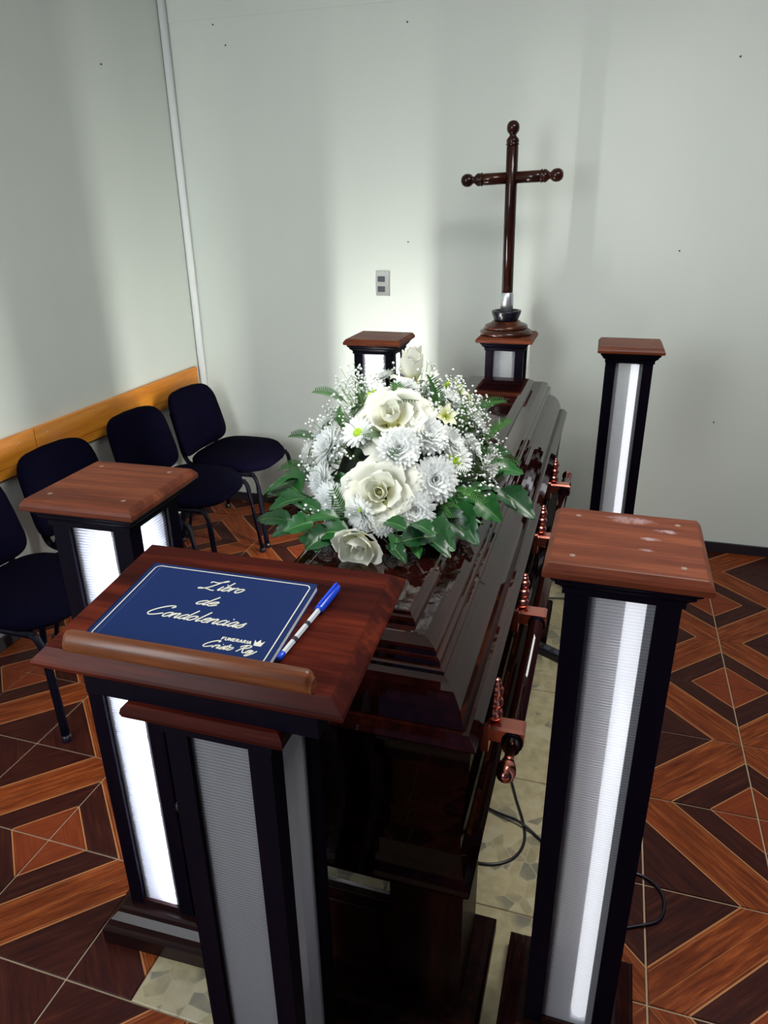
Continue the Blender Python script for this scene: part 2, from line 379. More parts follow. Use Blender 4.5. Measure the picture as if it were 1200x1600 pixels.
for i in range(-9, 4):
    for j in range(-8, 3):
        x0, y0 = OX+i*TS, OY+j*TS; x1, y1 = x0+TS, y0+TS
        ci, cj = (i if i % 2 == 0 else i+1), (j if j % 2 else j+1)
        cx, cy = OX+ci*TS, OY+cj*TS
        X0, X1, Y0, Y1 = max(x0, WX+0.014), x1, y0, min(y1, WY-0.014)
        full = (X0 == x0 and Y1 == y1)
        if X1 <= SX0 or X0 >= SX1 or Y1 <= SY0 or Y0 >= SY1 or (Y1-SY0) < 0.02:
            add_tile(X0, Y0, X1, Y1, cx, cy, (ci-i, cj-j) if full else (i, j))
        else:                                   # cut round the stone strip
            if X0 < SX0: add_tile(X0, Y0, SX0, Y1, cx, cy, (i, j, 'l'))
            if X1 > SX1: add_tile(SX1, Y0, X1, Y1, cx, cy, (i, j, 'r'))
            a, b_ = max(X0, SX0), min(X1, SX1)
            if Y0 < SY0: add_tile(a, Y0, b_, SY0, cx, cy, (i, j, 'b'))
sm = MB().rings([(-SS/2+.002,-SS/2+.002,SS/2-.002,SS/2-.002,-.0045),(-SS/2+.002,-SS/2+.002,SS/2-.002,SS/2-.002,-.0015),(-SS/2+.0035,-SS/2+.0035,SS/2-.0035,SS/2-.0035,0)]).mesh('stone_tile')
for i in range(2):
    for j in range(6):
        y0 = SY0+j*SS
        if y0+SS > WY-0.014: 
            d = (WY-0.014)-y0
            mm = MB().rings([(-SS/2+.002,0.002,SS/2-.002,d,-.0045),(-SS/2+.002,.002,SS/2-.002,d,-.0015),(-SS/2+.0035,.0035,SS/2-.0035,d-.0015,0)]).mesh('stone_tile')
            put('stone_tile', mm, M['stone'], floor, (SX0+(i+.5)*SS, y0, 0))
        else: put('stone_tile', sm, M['stone'], floor, (SX0+(i+.5)*SS, y0+SS/2, 0))

# ------------------------------------------------------------------ light pillars
def ribbed(w, z0, z1, pitch=0.0058, depth=0.0007):
    """horizontally fluted sheet in the xz plane, facing -y"""
    b = MB(); n = int((z1-z0)/pitch); N = 2*n
    for k in range(N+1):
        z = z0+(z1-z0)*k/N; y = 0 if k % 2 else depth
        b.v += [(-w/2, y, z), (w/2, y, z)]
    for k in range(N): b.face((2*k, 2*k+1, 2*k+3, 2*k+2), False)
    return b
pillar_mesh = {}
def column_parts(root, H, capw, lamp, top_z=None, cap=True):
    """plinth, four posts, four fluted panels and a moulding; optional cap"""
    key = (round(H,3), round(capw,3))
    P0, PT = 0.0835, 0.035
    if key not in pillar_mesh:
        d = {}
        d['plinth'] = MB().sq([(0.136,0.0),(0.138,0.002),(0.138,0.044),(0.134,0.050),(0.128,0.052),(0.122,0.066),(0.108,0.080),(0.104,0.090),(0.097,0.093)]).mesh('plinth')
        d['post'] = MB().cbox(-PT/2,-PT/2,0.090,PT/2,PT/2,H-0.045,0.0015).mesh('post')
        d['panel'] = ribbed(2*(P0-PT)+0.006, 0.093, H-0.05).mesh('panel')
        d['bottom_rail'] = MB().box(-0.050,-0.004,0.09,0.050,0.004,0.108).mesh('bottom_rail')
        d['beam_stop'] = MB().box(-0.006,0.0,0.093,0.006,0.005,H-0.05).mesh('beam_stop')  # strips added behind the panel edges to narrow the beam on the wall
        d['cap_moulding'] = MB().sq([(0.085,H-0.062),(0.088,H-0.060),(0.088,H-0.050),(0.092,H-0.046),(0.099,H-0.040),(0.099,H-0.036),(0.106,H-0.030),(0.106,H-0.022)]).mesh('cap_moulding')
        c = capw/2
        d['cap'] = MB().sq([(c-0.007,H-0.024),(c-0.001,H-0.022),(c,H-0.019),(c,H-0.013),(c-0.003,H-0.008),(c-0.009,H-0.001),(c-0.011,H)]).mesh('cap')
        d['screw'] = MB().lathe([(0.0048,0),(0.0048,0.0007),(0.003,0.001)], 10).mesh('screw')
        d['lamp_tube'] = MB().lathe([(0.004,0.10),(0.008,0.102),(0.008,H-0.075),(0.004,H-0.073)], 12).mesh('lamp_tube')
        d['tube_bracket'] = MB().cbox(-0.009,-0.009,0.09,0.009,0.009,0.102,0.002).mesh('tube_bracket')
        pillar_mesh[key] = d
    d = pillar_mesh[key]
    put('plinth', d['plinth'], M['mould'], root)
    for sx in (-1,1):
        for sy in (-1,1):
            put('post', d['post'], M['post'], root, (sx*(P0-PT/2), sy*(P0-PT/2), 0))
    for k in range(4):
        a = k*pi/2; q = Vector((sin(a)*1, -cos(a), 0))*(P0-0.009)
        put('panel', d['panel'], M['panel'], root, q, (0,0,a), label='fluted translucent plastic panel')
        for s_ in (-1, 1):
            w_ = Vector((s_*0.0425, 0.0012, 0)); w_.rotate(Matrix.Rotation(a, 3, 'Z')); put('beam_stop', d['beam_stop'], M['post'], root, q+w_, (0,0,a))
        put('bottom_rail', d['bottom_rail'], M['mould'], root, Vector((sin(a), -cos(a), 0))*(P0-0.005), (0,0,a))
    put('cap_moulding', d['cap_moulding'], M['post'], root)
    lt = put('lamp_tube', d['lamp_tube'].copy(), LAMP[lamp], root, (0.0395,-0.048,0))
    if lamp in ('RN', 'RF'): lt.location = (0.024, -0.040, 0); lt.scale = (2.0, 2.0, 1)
    put('tube_bracket', d['tube_bracket'], M['steel'], lt)
    if cap:
        cp = put('cap', d['cap'].copy(), M['cap_dusty' if lamp == 'RN' else 'cap'], root, label='brown grained timber cap')
        for sx in (-1,1):
            for sy in (-1,1):
                put('screw', d['screw'], M['putty'], cp, (sx*0.078, sy*0.078, H-0.0003))
    return root
GP = 'light pillars round the coffin'
PH = 1.158
pil = [('LN', (-0.888,1.083), 0.030, 'dark timber light pillar with glowing white panels behind the lectern'),
       ('RN', (0.060,1.076), -0.006, 'tall dark timber light pillar nearest the camera with dusty brown cap'),
       ('RF', (0.082,2.887), 0.016, 'dark timber light pillar near the back wall right of the cross'),
       ('LF', (-0.895,2.838), 0.0, 'dark timber light pillar behind the flowers with warm glowing panels')]
for k, (x, y), a, lab in pil:
    r = empty('light_pillar', (x,y,0), a, lab, 'pillar', GP); column_parts(r, PH, 0.236, k)
r = empty('light_pillar', (-0.437,3.30,0), 0.0, 'dark timber pedestal pillar carrying the cross behind the coffin', 'pillar', GP)
column_parts(r, 1.108, 0.248, 'off')

# ------------------------------------------------------------------ cross
CXx, CXy = -0.446, 3.30
cr = empty('standing_cross', (CXx, CXy, 1.108), 0.0, 'dark turned wooden cross with ball ends standing on a round base', 'cross')
cr.rotation_euler = (0, radians(-0.9), 0)
def zc(z): return z-1.108
base = MB().lathe([(0.112,0.0003),(0.116,0.006),(0.114,0.016),(0.104,0.022),(0.098,0.026)], 32)
put('base_ring', base.mesh('base_ring'), M['ring'], cr)
put('base_ring', MB().lathe([(0.094,0.026),(0.097,0.032),(0.092,0.042),(0.080,0.047),(0.066,0.052),(0.060,0.060)], 32).mesh('base_ring'), M['ring'], cr)
put('socket_cup', MB().lathe([(0.048,0.056),(0.053,0.064),(0.062,0.085),(0.0655,0.098),(0.0645,0.103),(0.054,0.103),(0.050,0.090),(0.030,0.088)], 28).mesh('socket_cup'), M['black_plastic'], cr)
put('ferrule', MB().lathe([(0.028,0.088),(0.028,0.178),(0.026,0.180)], 24).mesh('ferrule'), M['steel'], cr, label='grey metal sleeve')
ZA = zc(1.746)
put('shaft', MB().lathe([(0.0245,0.170),(0.0245,ZA+0.115),(0.022,ZA+0.118)], 20).mesh('shaft'), M['cross'], cr)
fin = [(0.022,0.0),(0.0265,0.003),(0.0265,0.009),(0.023,0.012),(0.0265,0.016),(0.024,0.026),(0.015,0.036),(0.013,0.042),(0.018,0.046),(0.024,0.054),(0.0262,0.066),(0.0245,0.078),(0.018,0.088),(0.008,0.093)]
finial = MB().lathe(fin, 20).mesh('finial')
put('finial', finial, M['cross'], cr, (0,0,ZA+0.118))
for s in (-1, 1):
    put('cross_arm', MB().lathe([(0.023,0.018),(0.0235,0.115),(0.022,0.118)], 20).mesh('cross_arm'), M['cross'], cr, (0,0,ZA), (0, s*pi/2 - radians(1.0), 0))
    put('finial', finial, M['cross'], cr, Vector((s*0.118*cos(radians(1)), 0, ZA+s*0.118*sin(radians(1)))), (0, s*pi/2 - radians(1.0), 0))

# ------------------------------------------------------------------ coffin
CX0, CX1, CY0, CY1 = -0.70, -0.14, 0.939, 3.15
cf = empty('coffin', ((CX0+CX1)/2, (CY0+CY1)/2, 0.40), 0, 'glossy dark red lacquered wooden coffin with copper handles', 'coffin')
COFF = cf.location
def crings(prof, y0=CY0, y1=CY1, dy0=None): return [(CX0+e, y0+e, CX1-e, y1-e, z) for e, z in prof]
body = MB().rings(crings([(0.030,0.447),(0.016,0.449),(0.004,0.454),(0.000,0.463),(0.002,0.474),(0.008,0.481),(0.013,0.489),(0.017,0.505),(0.022,0.54),(0.024,0.58),(0.022,0.63),(0.016,0.70),(0.011,0.75),(0.010,0.785),(0.012,0.797)]))
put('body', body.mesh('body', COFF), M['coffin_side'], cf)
# curved lid shoulder, built of rings, then the stepped mouldings
arc = [(0.0270,0.828),(0.030,0.840),(0.035,0.855),(0.042,0.868),(0.050,0.880),(0.060,0.889),(0.071,0.895)]
lid = MB().rings(crings([(0.016,0.797),(0.002,0.799),(0.0,0.803),(0.003,0.8075),(0.006,0.812),(0.0155,0.8225),(0.022,0.8225),(0.025,0.8215),(0.027,0.828)]), cap0=True, cap1=False)
lid.rings(crings(arc), cap0=False, cap1=False, smooth=False)
lid.rings(crings([(0.071,0.895),(0.072,0.902),(0.076,0.9045),(0.0805,0.905),(0.082,0.915),(0.086,0.9185),(0.0895,0.919),(0.091,0.928),(0.095,0.932),(0.1005,0.935),(0.108,0.939),(0.118,0.940)]), cap0=False)
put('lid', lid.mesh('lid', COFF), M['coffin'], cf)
SPL = 2.03
def raised(y0, y1, prof): return MB().rings([(CX0+e, y0+d, CX1-e, y1-d, z) for e, d, z in prof])
put('lid_panel', raised(CY0+0.140, SPL-0.10, [(0.140,0,0.9395),(0.142,0.002,0.948),(0.146,0.006,0.953),(0.151,0.011,0.955),(0.154,0.014,0.961),(0.158,0.018,0.962)]).mesh('lid_panel', COFF), M['coffin'], cf)
put('lid_section', raised(SPL, CY1-0.06, [(0.074,0.0,0.897),(0.074,0.0,0.924),(0.078,0.004,0.930),(0.084,0.010,0.933),(0.086,0.014,0.944),(0.092,0.02,0.950),(0.105,0.034,0.955),(0.138,0.066,0.956)]).mesh('lid_section', COFF), M['coffin'], cf, label='raised head section of the lid')
put('lid_panel', raised(SPL+0.07, CY1-0.13, [(0.138,0,0.9555),(0.140,0.002,0.964),(0.146,0.008,0.970),(0.152,0.014,0.972),(0.158,0.02,0.978),(0.165,0.027,0.979)]).mesh('lid_panel', COFF), M['coffin'], cf)
# long carrying bars and their brackets on both sides
bracket_y = (1.165, 1.62, 2.09, 2.56)
for s in (1, -1):
    def sx(x): return x if s > 0 else (CX0+CX1) - x
    bx, bz = sx(-0.100), 0.665
    bar = MB().tube([(bx,1.125,bz),(bx,2.66,bz)], 0.0170, 14)
    put('carrying_bar', bar.mesh('carrying_bar', COFF), M['coffin'], cf)
    for y, dr in ((1.125, -1), (2.66, 1)):
        k = MB(); Mx = Matrix.Translation((bx, y, bz)) @ Matrix.Rotation(-dr*pi/2, 4, 'X')
        k.lathe([(0.009,-0.004),(0.0095,0.030),(0.012,0.034),(0.012,0.038),(0.010,0.041),(0.016,0.046),(0.018,0.055),(0.0185,0.066),(0.0165,0.076),(0.010,0.083),(0.003,0.086)], 16, Mx)
        put('bar_knob', k.mesh('bar_knob', COFF), M['copper'], cf, label='copper ball knob')
    for y in bracket_y:
        a = MB(); xw, xo = sx(-0.165), sx(-0.078)
        a.cbox(min(xw,xo), y-0.021, bz-0.010, max(xw,xo), y+0.021, bz+0.028, 0.005)
        hb = put('handle_bracket', a.mesh('handle_bracket', COFF), M['copper'], cf, label='copper bar bracket')
        # collar ring on the near face that holds the bar
        rg = MB().lathe([(0.0174,-0.026),(0.0215,-0.0255),(0.0215,-0.0205),(0.0174,-0.020)], 16, Matrix.Translation((bx,y,bz)) @ Matrix.Rotation(-pi/2,4,'X'))
        put('bracket_collar', rg.mesh('bracket_collar', COFF), M['black_metal'], hb)
        # ornate back plate: beaded column rising up the coffin side
        p = MB(); xs = sx(-0.146)
        p.cbox(min(xs, sx(-0.170)), y-0.024, bz-0.036, max(xs, sx(-0.170)), y+0.024, bz+0.034, 0.004)
        pl = put('handle_plate', p.mesh('handle_plate', COFF), M['copper'], hb)
        for kk, (dz, rr) in enumerate(((0.042,0.0195),(0.056,0.0150),(0.068,0.0185),(0.082,0.0140),(0.092,0.0170),(0.104,0.0125),(0.112,0.0090))):
            sp = MB(); q = Vector((sx(-0.144+0.002*dz/0.1), y+0.016*dz/0.1, bz+dz))
            sp.lathe([(rr*sin(t), -rr*cos(t)*0.75) for t in [0.15+ (pi-0.3)*i/6 for i in range(7)]], 12, Matrix.Translation(q))
            put('plate_bead', sp.mesh('plate_bead', COFF), M['copper'], hb)

# coffin stands: two boxy trestles
def stand(yc, label):
    r = empty('coffin_stand', (-0.42, yc, 0), 0, label, 'stand', 'trestle stands under the coffin')
    put('plinth', MB().rings([(-0.305,-0.150,0.305,0.150,0),(-0.305,-0.150,0.305,0.150,0.040),(-0.298,-0.143,0.298,0.143,0.050),(-0.285,-0.13,0.285,0.13,0.054)]).mesh('plinth'), M['stand'], r)
    for s in (-1,1):
        put('side_post', MB().cbox(s*0.185-0.075, -0.095, 0.052, s*0.185+0.075, 0.095, 0.428, 0.003).mesh('side_post'), M['stand'], r)
    put('cross_board', MB().cbox(-0.110, -0.055, 0.052, 0.110, -0.025, 0.235, 0.002).mesh('cross_board'), M['stand'], r)
    for sy in (-1,1): put('top_rail', MB().cbox(-0.262, sy*0.085-0.017, 0.390, 0.262, sy*0.085+0.017, 0.4475, 0.003).mesh('top_rail'), M['stand'], r)
    return r
stand(1.09, 'dark timber stand under the foot end of the coffin'); stand(2.68, 'dark timber stand under the head end of the coffin')

# ------------------------------------------------------------------ lectern
LX, LY = -0.470, 0.780
lc = empty('lectern', (LX, LY, 0), 0, 'dark timber lectern with a sloping top and fluted plastic panels', 'lectern')
column_parts(lc, 1.012, 0.22, 'off', cap=False)
put('column_cap', MB().sq([(0.100,0.985),(0.114,0.989),(0.121,0.995),(0.123,1.002),(0.121,1.009),(0.114,1.014),(0.104,1.016)]).mesh('column_cap'), M['board'], lc)
# sloping board frame of reference
BT, BA = 0.117, 0.012
ex = Vector((cos(BA), sin(BA), 0)); eh = Vector((-sin(BA), cos(BA), 0)); ey = eh*cos(BT)+Vector((0,0,sin(BT))); en = ex.cross(ey)
BO = Vector((-0.48, 0.651, 1.10)); BW, BD = 0.41, 0.264
MBRD = Matrix(((ex.x,ey.x,en.x,BO.x),(ex.y,ey.y,en.y,BO.y),(ex.z,ey.z,en.z,BO.z),(0,0,0,1)))
MLOC = Matrix.Translation((-LX,-LY,0)) @ MBRD
def onboard(mb):
    mb.v = [tuple(MLOC @ Vector(p)) for p in mb.v]; return mb
b = MB().rings([(-BW/2-0.010,-0.006,BW/2+0.010,BD+0.010,-0.030),(-BW/2-0.018,-0.013,BW/2+0.018,BD+0.017,-0.027),(-BW/2-0.020,-0.015,BW/2+0.020,BD+0.018,-0.020),(-BW/2-0.018,-0.013,BW/2+0.018,BD+0.016,-0.016),(-BW/2,0,BW/2,BD,0)])
put('reading_board', onboard(b).mesh('reading_board'), M['board'], lc)
sk = MB(); v = []
for (x, y) in ((-0.185,0.672),(0.168,0.672),(0.168,0.895),(-0.185,0.895)):
    pz = 1.1 + (y-0.651)*math.tan(BT) - 0.030
    v.append((x, y-LY, 1.014, pz))
sk.v = [(a,b_,z0) for a,b_,z0,z1 in v]+[(a,b_,z1) for a,b_,z0,z1 in v]
for q in ((0,3,2,1),(4,5,6,7),(0,1,5,4),(1,2,6,5),(2,3,7,6),(3,0,4,7)): sk.face(q)
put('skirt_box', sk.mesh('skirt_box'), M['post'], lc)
# rounded ledge that keeps the book from sliding
lg = MB(); R = []
prof = [(-0.002,0.0),(-0.0045,0.007),(-0.0035,0.018),(0.0015,0.0265),(0.008,0.0295),(0.014,0.0270),(0.0165,0.018),(0.0170,0.0)]
n = len(prof); xs = [(-0.172,0.55),(-0.1695,0.9),(-0.164,1.0),(0.174,1.0),(0.179,0.9),(0.182,0.55)]
for x, sc in xs: lg.v += [(x, (py-0.001)*1.0 if sc==1 else (py-0.001)*(0.8+0.2*sc), pz*sc) for py, pz in prof]
for k in range(len(xs)-1):
    for i in range(n-1): lg.face((k*n+i, k*n+i+1, (k+1)*n+i+1, (k+1)*n+i), True)
lg.face(list(range(n))); lg.face([(len(xs)-1)*n+i for i in range(n)][::-1])
put('book_ledge', onboard(lg).mesh('book_ledge'), M['ledge'], lc, label='rounded light brown ledge')
put('switch_knob', MB().lathe([(0.008,0),(0.010,0.004),(0.010,0.010),(0.006,0.013)], 14, Matrix.Translation((-0.0835,-0.066,0.79)) @ Matrix.Rotation(-pi/2,4,'Y')).mesh('switch_knob'), M['black_plastic'], lc)

# ------------------------------------------------------------------ guest book
M['cover'] = mat('navy_book_cover', (0.004,0.017,0.088), 0.6, spec=0.2)
M['paper'] = mat('paper_edges', (0.75,0.77,0.80), 0.8)
M['print'] = mat('cream_print', (0.62,0.61,0.52), 0.5)
bk = empty('guest_book', (0,0,0), 0, 'closed navy book with cream lettering lying on the lectern', 'book'); bk.matrix_world = MBRD
BX0, BX1, BY0, BY1, BH = -0.1585, 0.1137, 0.0180, 0.2010, 0.0118
put('page_block', MB().box(BX0+0.004,BY0+0.002,0.0019,BX1-0.0015,BY1-0.002,BH-0.0016).mesh('page_block'), M['paper'], bk)
put('cover', MB().cbox(BX0,BY0,BH-0.0016,BX1,BY1,BH,0.0004).mesh('cover'), M['cover'], bk)
put('cover', MB().cbox(BX0,BY0,0.0004,BX1,BY1,0.0019,0.0004).mesh('cover'), M['cover'], bk)
put('spine', MB().cbox(BX0,BY0,0.0004,BX0+0.004,BY1,BH,0.0004).mesh('spine'), M['cover'], bk)
def ribbon(mb, pts, w, z, pen=None):
    """flat stroke of width w along 2-D points"""
    P = [Vector((p[0], p[1])) for p in pts]; b0 = len(mb.v)
    for k, p in enumerate(P):
        d = P[min(k+1,len(P)-1)]-P[max(k-1,0)]
        if d.length < 1e-9: d = Vector((1,0))
        d.normalize(); nrm = Vector((-d.y, d.x))
        ww = w*(0.72+0.42*abs(nrm.dot(Vector((0.75,-0.66))))) if pen else w
        q = nrm*ww/2
        mb.v += [(p.x+q.x,p.y+q.y,z),(p.x-q.x,p.y-q.y,z)]
    for k in range(len(P)-1): mb.face((b0+2*k, b0+2*k+1, b0+2*k+3, b0+2*k+2))
G = {
 'L': (1.25, [[(-.45,1.35),(-.5,1.6),(-.25,1.62),(.2,1.55),(.7,1.85),(.95,2.1),(.85,2.2),(.6,1.9),(.35,1.1),(.1,.45),(-.3,.05),(-.75,-.05),(-.7,.1),(-.2,.12),(.4,-.02),(.8,-.15),(1.05,-.1)]]),
 'C': (1.55, [[(1.25,1.75),(1.4,2.0),(1.25,2.2),(.85,2.1),(.35,1.55),(.05,.85),(.05,.3),(.35,.0),(.8,.12),(1.35,.6)]]),
 'R': (1.35, [[(.1,0),(.25,.9),(.45,1.95)],[(-.25,1.35),(-.1,1.8),(.4,2.15),(.95,2.1),(1.05,1.7),(.75,1.25),(.3,1.05),(.6,.8),(.85,.3),(1.15,-.05),(1.4,.1)]]),
 'i': (.42, [[(.1,.95),(.06,.3),(.16,.02),(.42,.25)],[(.2,1.3),(.24,1.4)]]),
 'b': (.80, [[(.12,2.0),(.1,1.0),(.08,.25),(.25,.0),(.55,.2),(.66,.65),(.5,.92),(.25,.75),(.12,.4)],[(.6,.75),(.85,.8)]]),
 'r': (.62, [[(.08,.95),(.06,.0)],[(.06,.45),(.25,.85),(.48,.97),(.6,.85)]]),
 'o': (.78, [[(.5,.95),(.2,.8),(.06,.4),(.2,.03),(.48,.08),(.66,.5),(.58,.88),(.42,.93),(.55,.78),(.74,.80)]]),
 'd': (.85, [[(.62,.8),(.38,.95),(.1,.6),(.1,.15),(.32,.02),(.58,.35),(.68,.85)],[(.72,2.0),(.66,1.0),(.62,.25),(.72,.02),(.95,.22)]]),
 'e': (.68, [[(.08,.42),(.4,.5),(.56,.78),(.4,.97),(.13,.7),(.08,.25),(.3,.0),(.55,.1),(.75,.35)]]),
 'n': (.85, [[(.08,.95),(.06,.0)],[(.06,.45),(.28,.85),(.5,.95),(.56,.6),(.54,.2),(.65,.02),(.9,.25)]]),
 'l': (.62, [[(.30,2.05),(.24,1.0),(.20,.25),(.30,.02),(.58,.25)]]),
 'c': (.62, [[(.52,.8),(.38,.97),(.13,.7),(.08,.25),(.3,.0),(.68,.3)]]),
 'a': (.85, [[(.6,.85),(.38,.97),(.1,.6),(.1,.15),(.32,.02),(.56,.4),(.64,.92)],[(.64,.92),(.6,.25),(.7,.02),(.92,.22)]]),
 's': (.62, [[(-.05,.2),(.25,.6),(.42,1.0),(.45,.7),(.55,.35),(.42,.03),(.15,.0),(.08,.15)]]),
 't': (.52, [[(.25,1.6),(.14,.8),(.1,.25),(.2,.02),(.5,.25)],[(-.08,1.0),(.5,1.05)]]),
 'y': (.75, [[(.08,.95),(.06,.35),(.22,.05),(.5,.35)],[(.62,.95),(.5,.1),(.25,-.6),(-.05,-.75),(-.05,-.5),(.65,.15)]])}
BLK = {'F': (.8, [[(0,0),(0,1)],[(0,.93),(.6,.93)],[(0,.5),(.5,.5)]]), 'U': (.85, [[(.05,1),(.05,.2),(.2,.05),(.45,.05),(.6,.2),(.6,1)]]),
 'N': (.88, [[(.05,0),(.05,1)],[(.05,1),(.6,0)],[(.6,0),(.6,1)]]), 'E': (.8, [[(.05,0),(.05,1)],[(0,.93),(.58,.93)],[(0,.5),(.5,.5)],[(0,.07),(.58,.07)]]),
 'R': (.85, [[(.05,0),(.05,1)],[(0,.93),(.42,.93),(.58,.74),(.42,.5),(0,.5)],[(.3,.5),(.6,0)]]), 'A': (.9, [[(0,0),(.32,1)],[(.32,1),(.64,0)],[(.12,.33),(.52,.33)]]),
 'I': (.35, [[(.1,0),(.1,1)]])}
def lettering(text, glyphs, x0, x1, y0, xh, w, slant, part, smooth=True):
    """one word, scaled to run from x0 to x1 with its foot on y0"""
    st = []; cx = 0
    for ch in text:
        if ch == ' ': cx += 0.75; continue
        adv, strokes = glyphs[ch]
        for s in strokes: st.append([(cx+a+slant*b_, b_) for a, b_ in s])
        cx += adv
    lo = min(a for s in st for a, _ in s); hi = max(a for s in st for a, _ in s); k = (x1-x0)/(hi-lo)
    m = MB(); z = BH+0.0002
    for i, s in enumerate(st):
        pts = [Vector((x0+(a-lo)*k, y0+b_*xh, 0)) for a, b_ in s]
        if smooth: pts = smooth_path(pts, 6)
        ribbon(m, pts, w, z + (i % 5)*0.00003, pen=smooth)
    put(part, m.mesh(part), M['print'], bk)
lettering('Libro', G, -0.0560, 0.0150, 0.1545, 0.0112, 0.0022, 0.42, 'title_lettering')
lettering('de', G, -0.0400, -0.0085, 0.1180, 0.0108, 0.0022, 0.42, 'title_lettering')
lettering('Condolencias', G, -0.0970, 0.0510, 0.0820, 0.0112, 0.0022, 0.42, 'title_lettering')
lettering('FUNERARIA', BLK, 0.0330, 0.0750, 0.0545, 0.0058, 0.0015, 0.0, 'name_lettering', smooth=False)
lettering('Cristo Rey', G, 0.0150, 0.0900, 0.0370, 0.0068, 0.0018, 0.42, 'name_lettering')
crn = MB(); z = BH+0.0002
crn.v = [(0.0800,0.0530,z),(0.0905,0.0530,z),(0.0925,0.0640,z),(0.0885,0.0595,z),(0.0853,0.0660,z),(0.0820,0.0595,z),(0.0780,0.0640,z)]
crn.face((0,1,3,5)); crn.face((1,2,3)); crn.face((3,4,5)); crn.face((5,6,0))
put('crown_emblem', crn.mesh('crown_emblem'), M['print'], bk)
brd = MB(); pts = []
ax0, ax1, ay0, ay1, rr = -0.1490, 0.1060, 0.0235, 0.1945, 0.008
for cx_, cy_, a0 in ((ax1-rr,ay1-rr,0),(ax0+rr,ay1-rr,pi/2),(ax0+rr,ay0+rr,pi),(ax1-rr,ay0+rr,1.5*pi)):
    for i in range(7): a = a0+i*pi/12; pts.append((cx_+rr*cos(a), cy_+rr*sin(a)))
pts.append(pts[0]); pts.append(pts[1])
ribbon(brd, pts, 0.0017, BH+0.00015); put('border_line', brd.mesh('border_line'), M['print'], bk)
cl = MB().box(-0.1412, BY0+0.001, BH-0.0004, -0.1406, BY1-0.001, BH+0.00012); put('hinge_crease', cl.mesh('hinge_crease'), mat('cover_crease', (0.06,0.09,0.22), 0.5), bk)

# ------------------------------------------------------------------ pen
M['pen_blue'] = mat('pen_blue_plastic', (0.010,0.060,0.62), 0.25)
M['pen_clear'] = mat('pen_clear_plastic', (0.55,0.58,0.62), 0.12)
p0, p1 = Vector((0.1190,0.0440,0.0050)), Vector((0.1430,0.2080,0.0080))
pn = empty('ballpoint_pen', (0,0,0), 0, 'blue capped clear ballpoint pen beside the navy book', 'pen')
dz = (p1-p0).normalized(); py_ = (Vector((0,0,1))-dz*dz.z).normalized(); px_ = py_.cross(dz); PM = MBRD @ Matrix.Translation(p0) @ Matrix((px_, py_, dz)).transposed().to_4x4(); pn.matrix_world = PM
PL = (p1-p0).length
put('end_plug', MB().lathe([(0.0030,0.0),(0.0041,0.001),(0.0041,0.011),(0.0036,0.012)], 14).mesh('end_plug'), M['pen_blue'], pn)
put('barrel', MB().lathe([(0.0040,0.011),(0.0040,PL-0.058)], 6, smooth=False).mesh('barrel'), M['pen_clear'], pn)
put('cap', MB().lathe([(0.0064,PL-0.060),(0.0067,PL-0.058),(0.0064,PL-0.020),(0.0054,PL-0.005),(0.0032,PL)], 16).mesh('cap'), M['pen_blue'], pn, label='blue pen cap')
put('pocket_clip', MB().cbox(-0.0018,0.0074,PL-0.056,0.0018,0.0094,PL-0.004,0.0004).box(-0.0016,0.003,PL-0.010,0.0016,0.0070,PL-0.004).mesh('pocket_clip'), M['pen_blue'], pn)
for k, zz in enumerate((0.036,0.070)):
    put('printed_mark', MB().lathe([(0.00412,zz),(0.00412,zz+0.007)], 6, smooth=False, cap=False).mesh('printed_mark'), M['rocker'], pn)

# ------------------------------------------------------------------ wall switch
sw = empty('light_switch', (-1.128, WY, 1.283), 0, 'grey two-gang light switch on the back wall', 'switch')
pb = MB(); N = 8
for k in range(N+1):                       # bowed front plate
    z = -0.060+0.120*k/N; d = 0.009+0.004*(1-(2*k/N-1)**2)
    pb.v += [(-0.036,0,z),(-0.036,-d+0.003,z),(-0.033,-d,z),(0.033,-d,z),(0.036,-d+0.003,z),(0.036,0,z)]
for k in range(N):
    for i in range(5): pb.face((6*k+i, 6*k+i+1, 6*k+7+i, 6*k+6+i), False)
pb.face(tuple(range(6))[::-1]); pb.face(tuple(6*N+i for i in range(6)))
put('plate', pb.mesh('plate'), M['plate'], sw)
for z in (0.022, -0.027): put('rocker', MB().cbox(-0.025,-0.0165,z-0.0135,0.013,-0.008,z+0.0135,0.0015).mesh('rocker'), M['rocker'], sw)

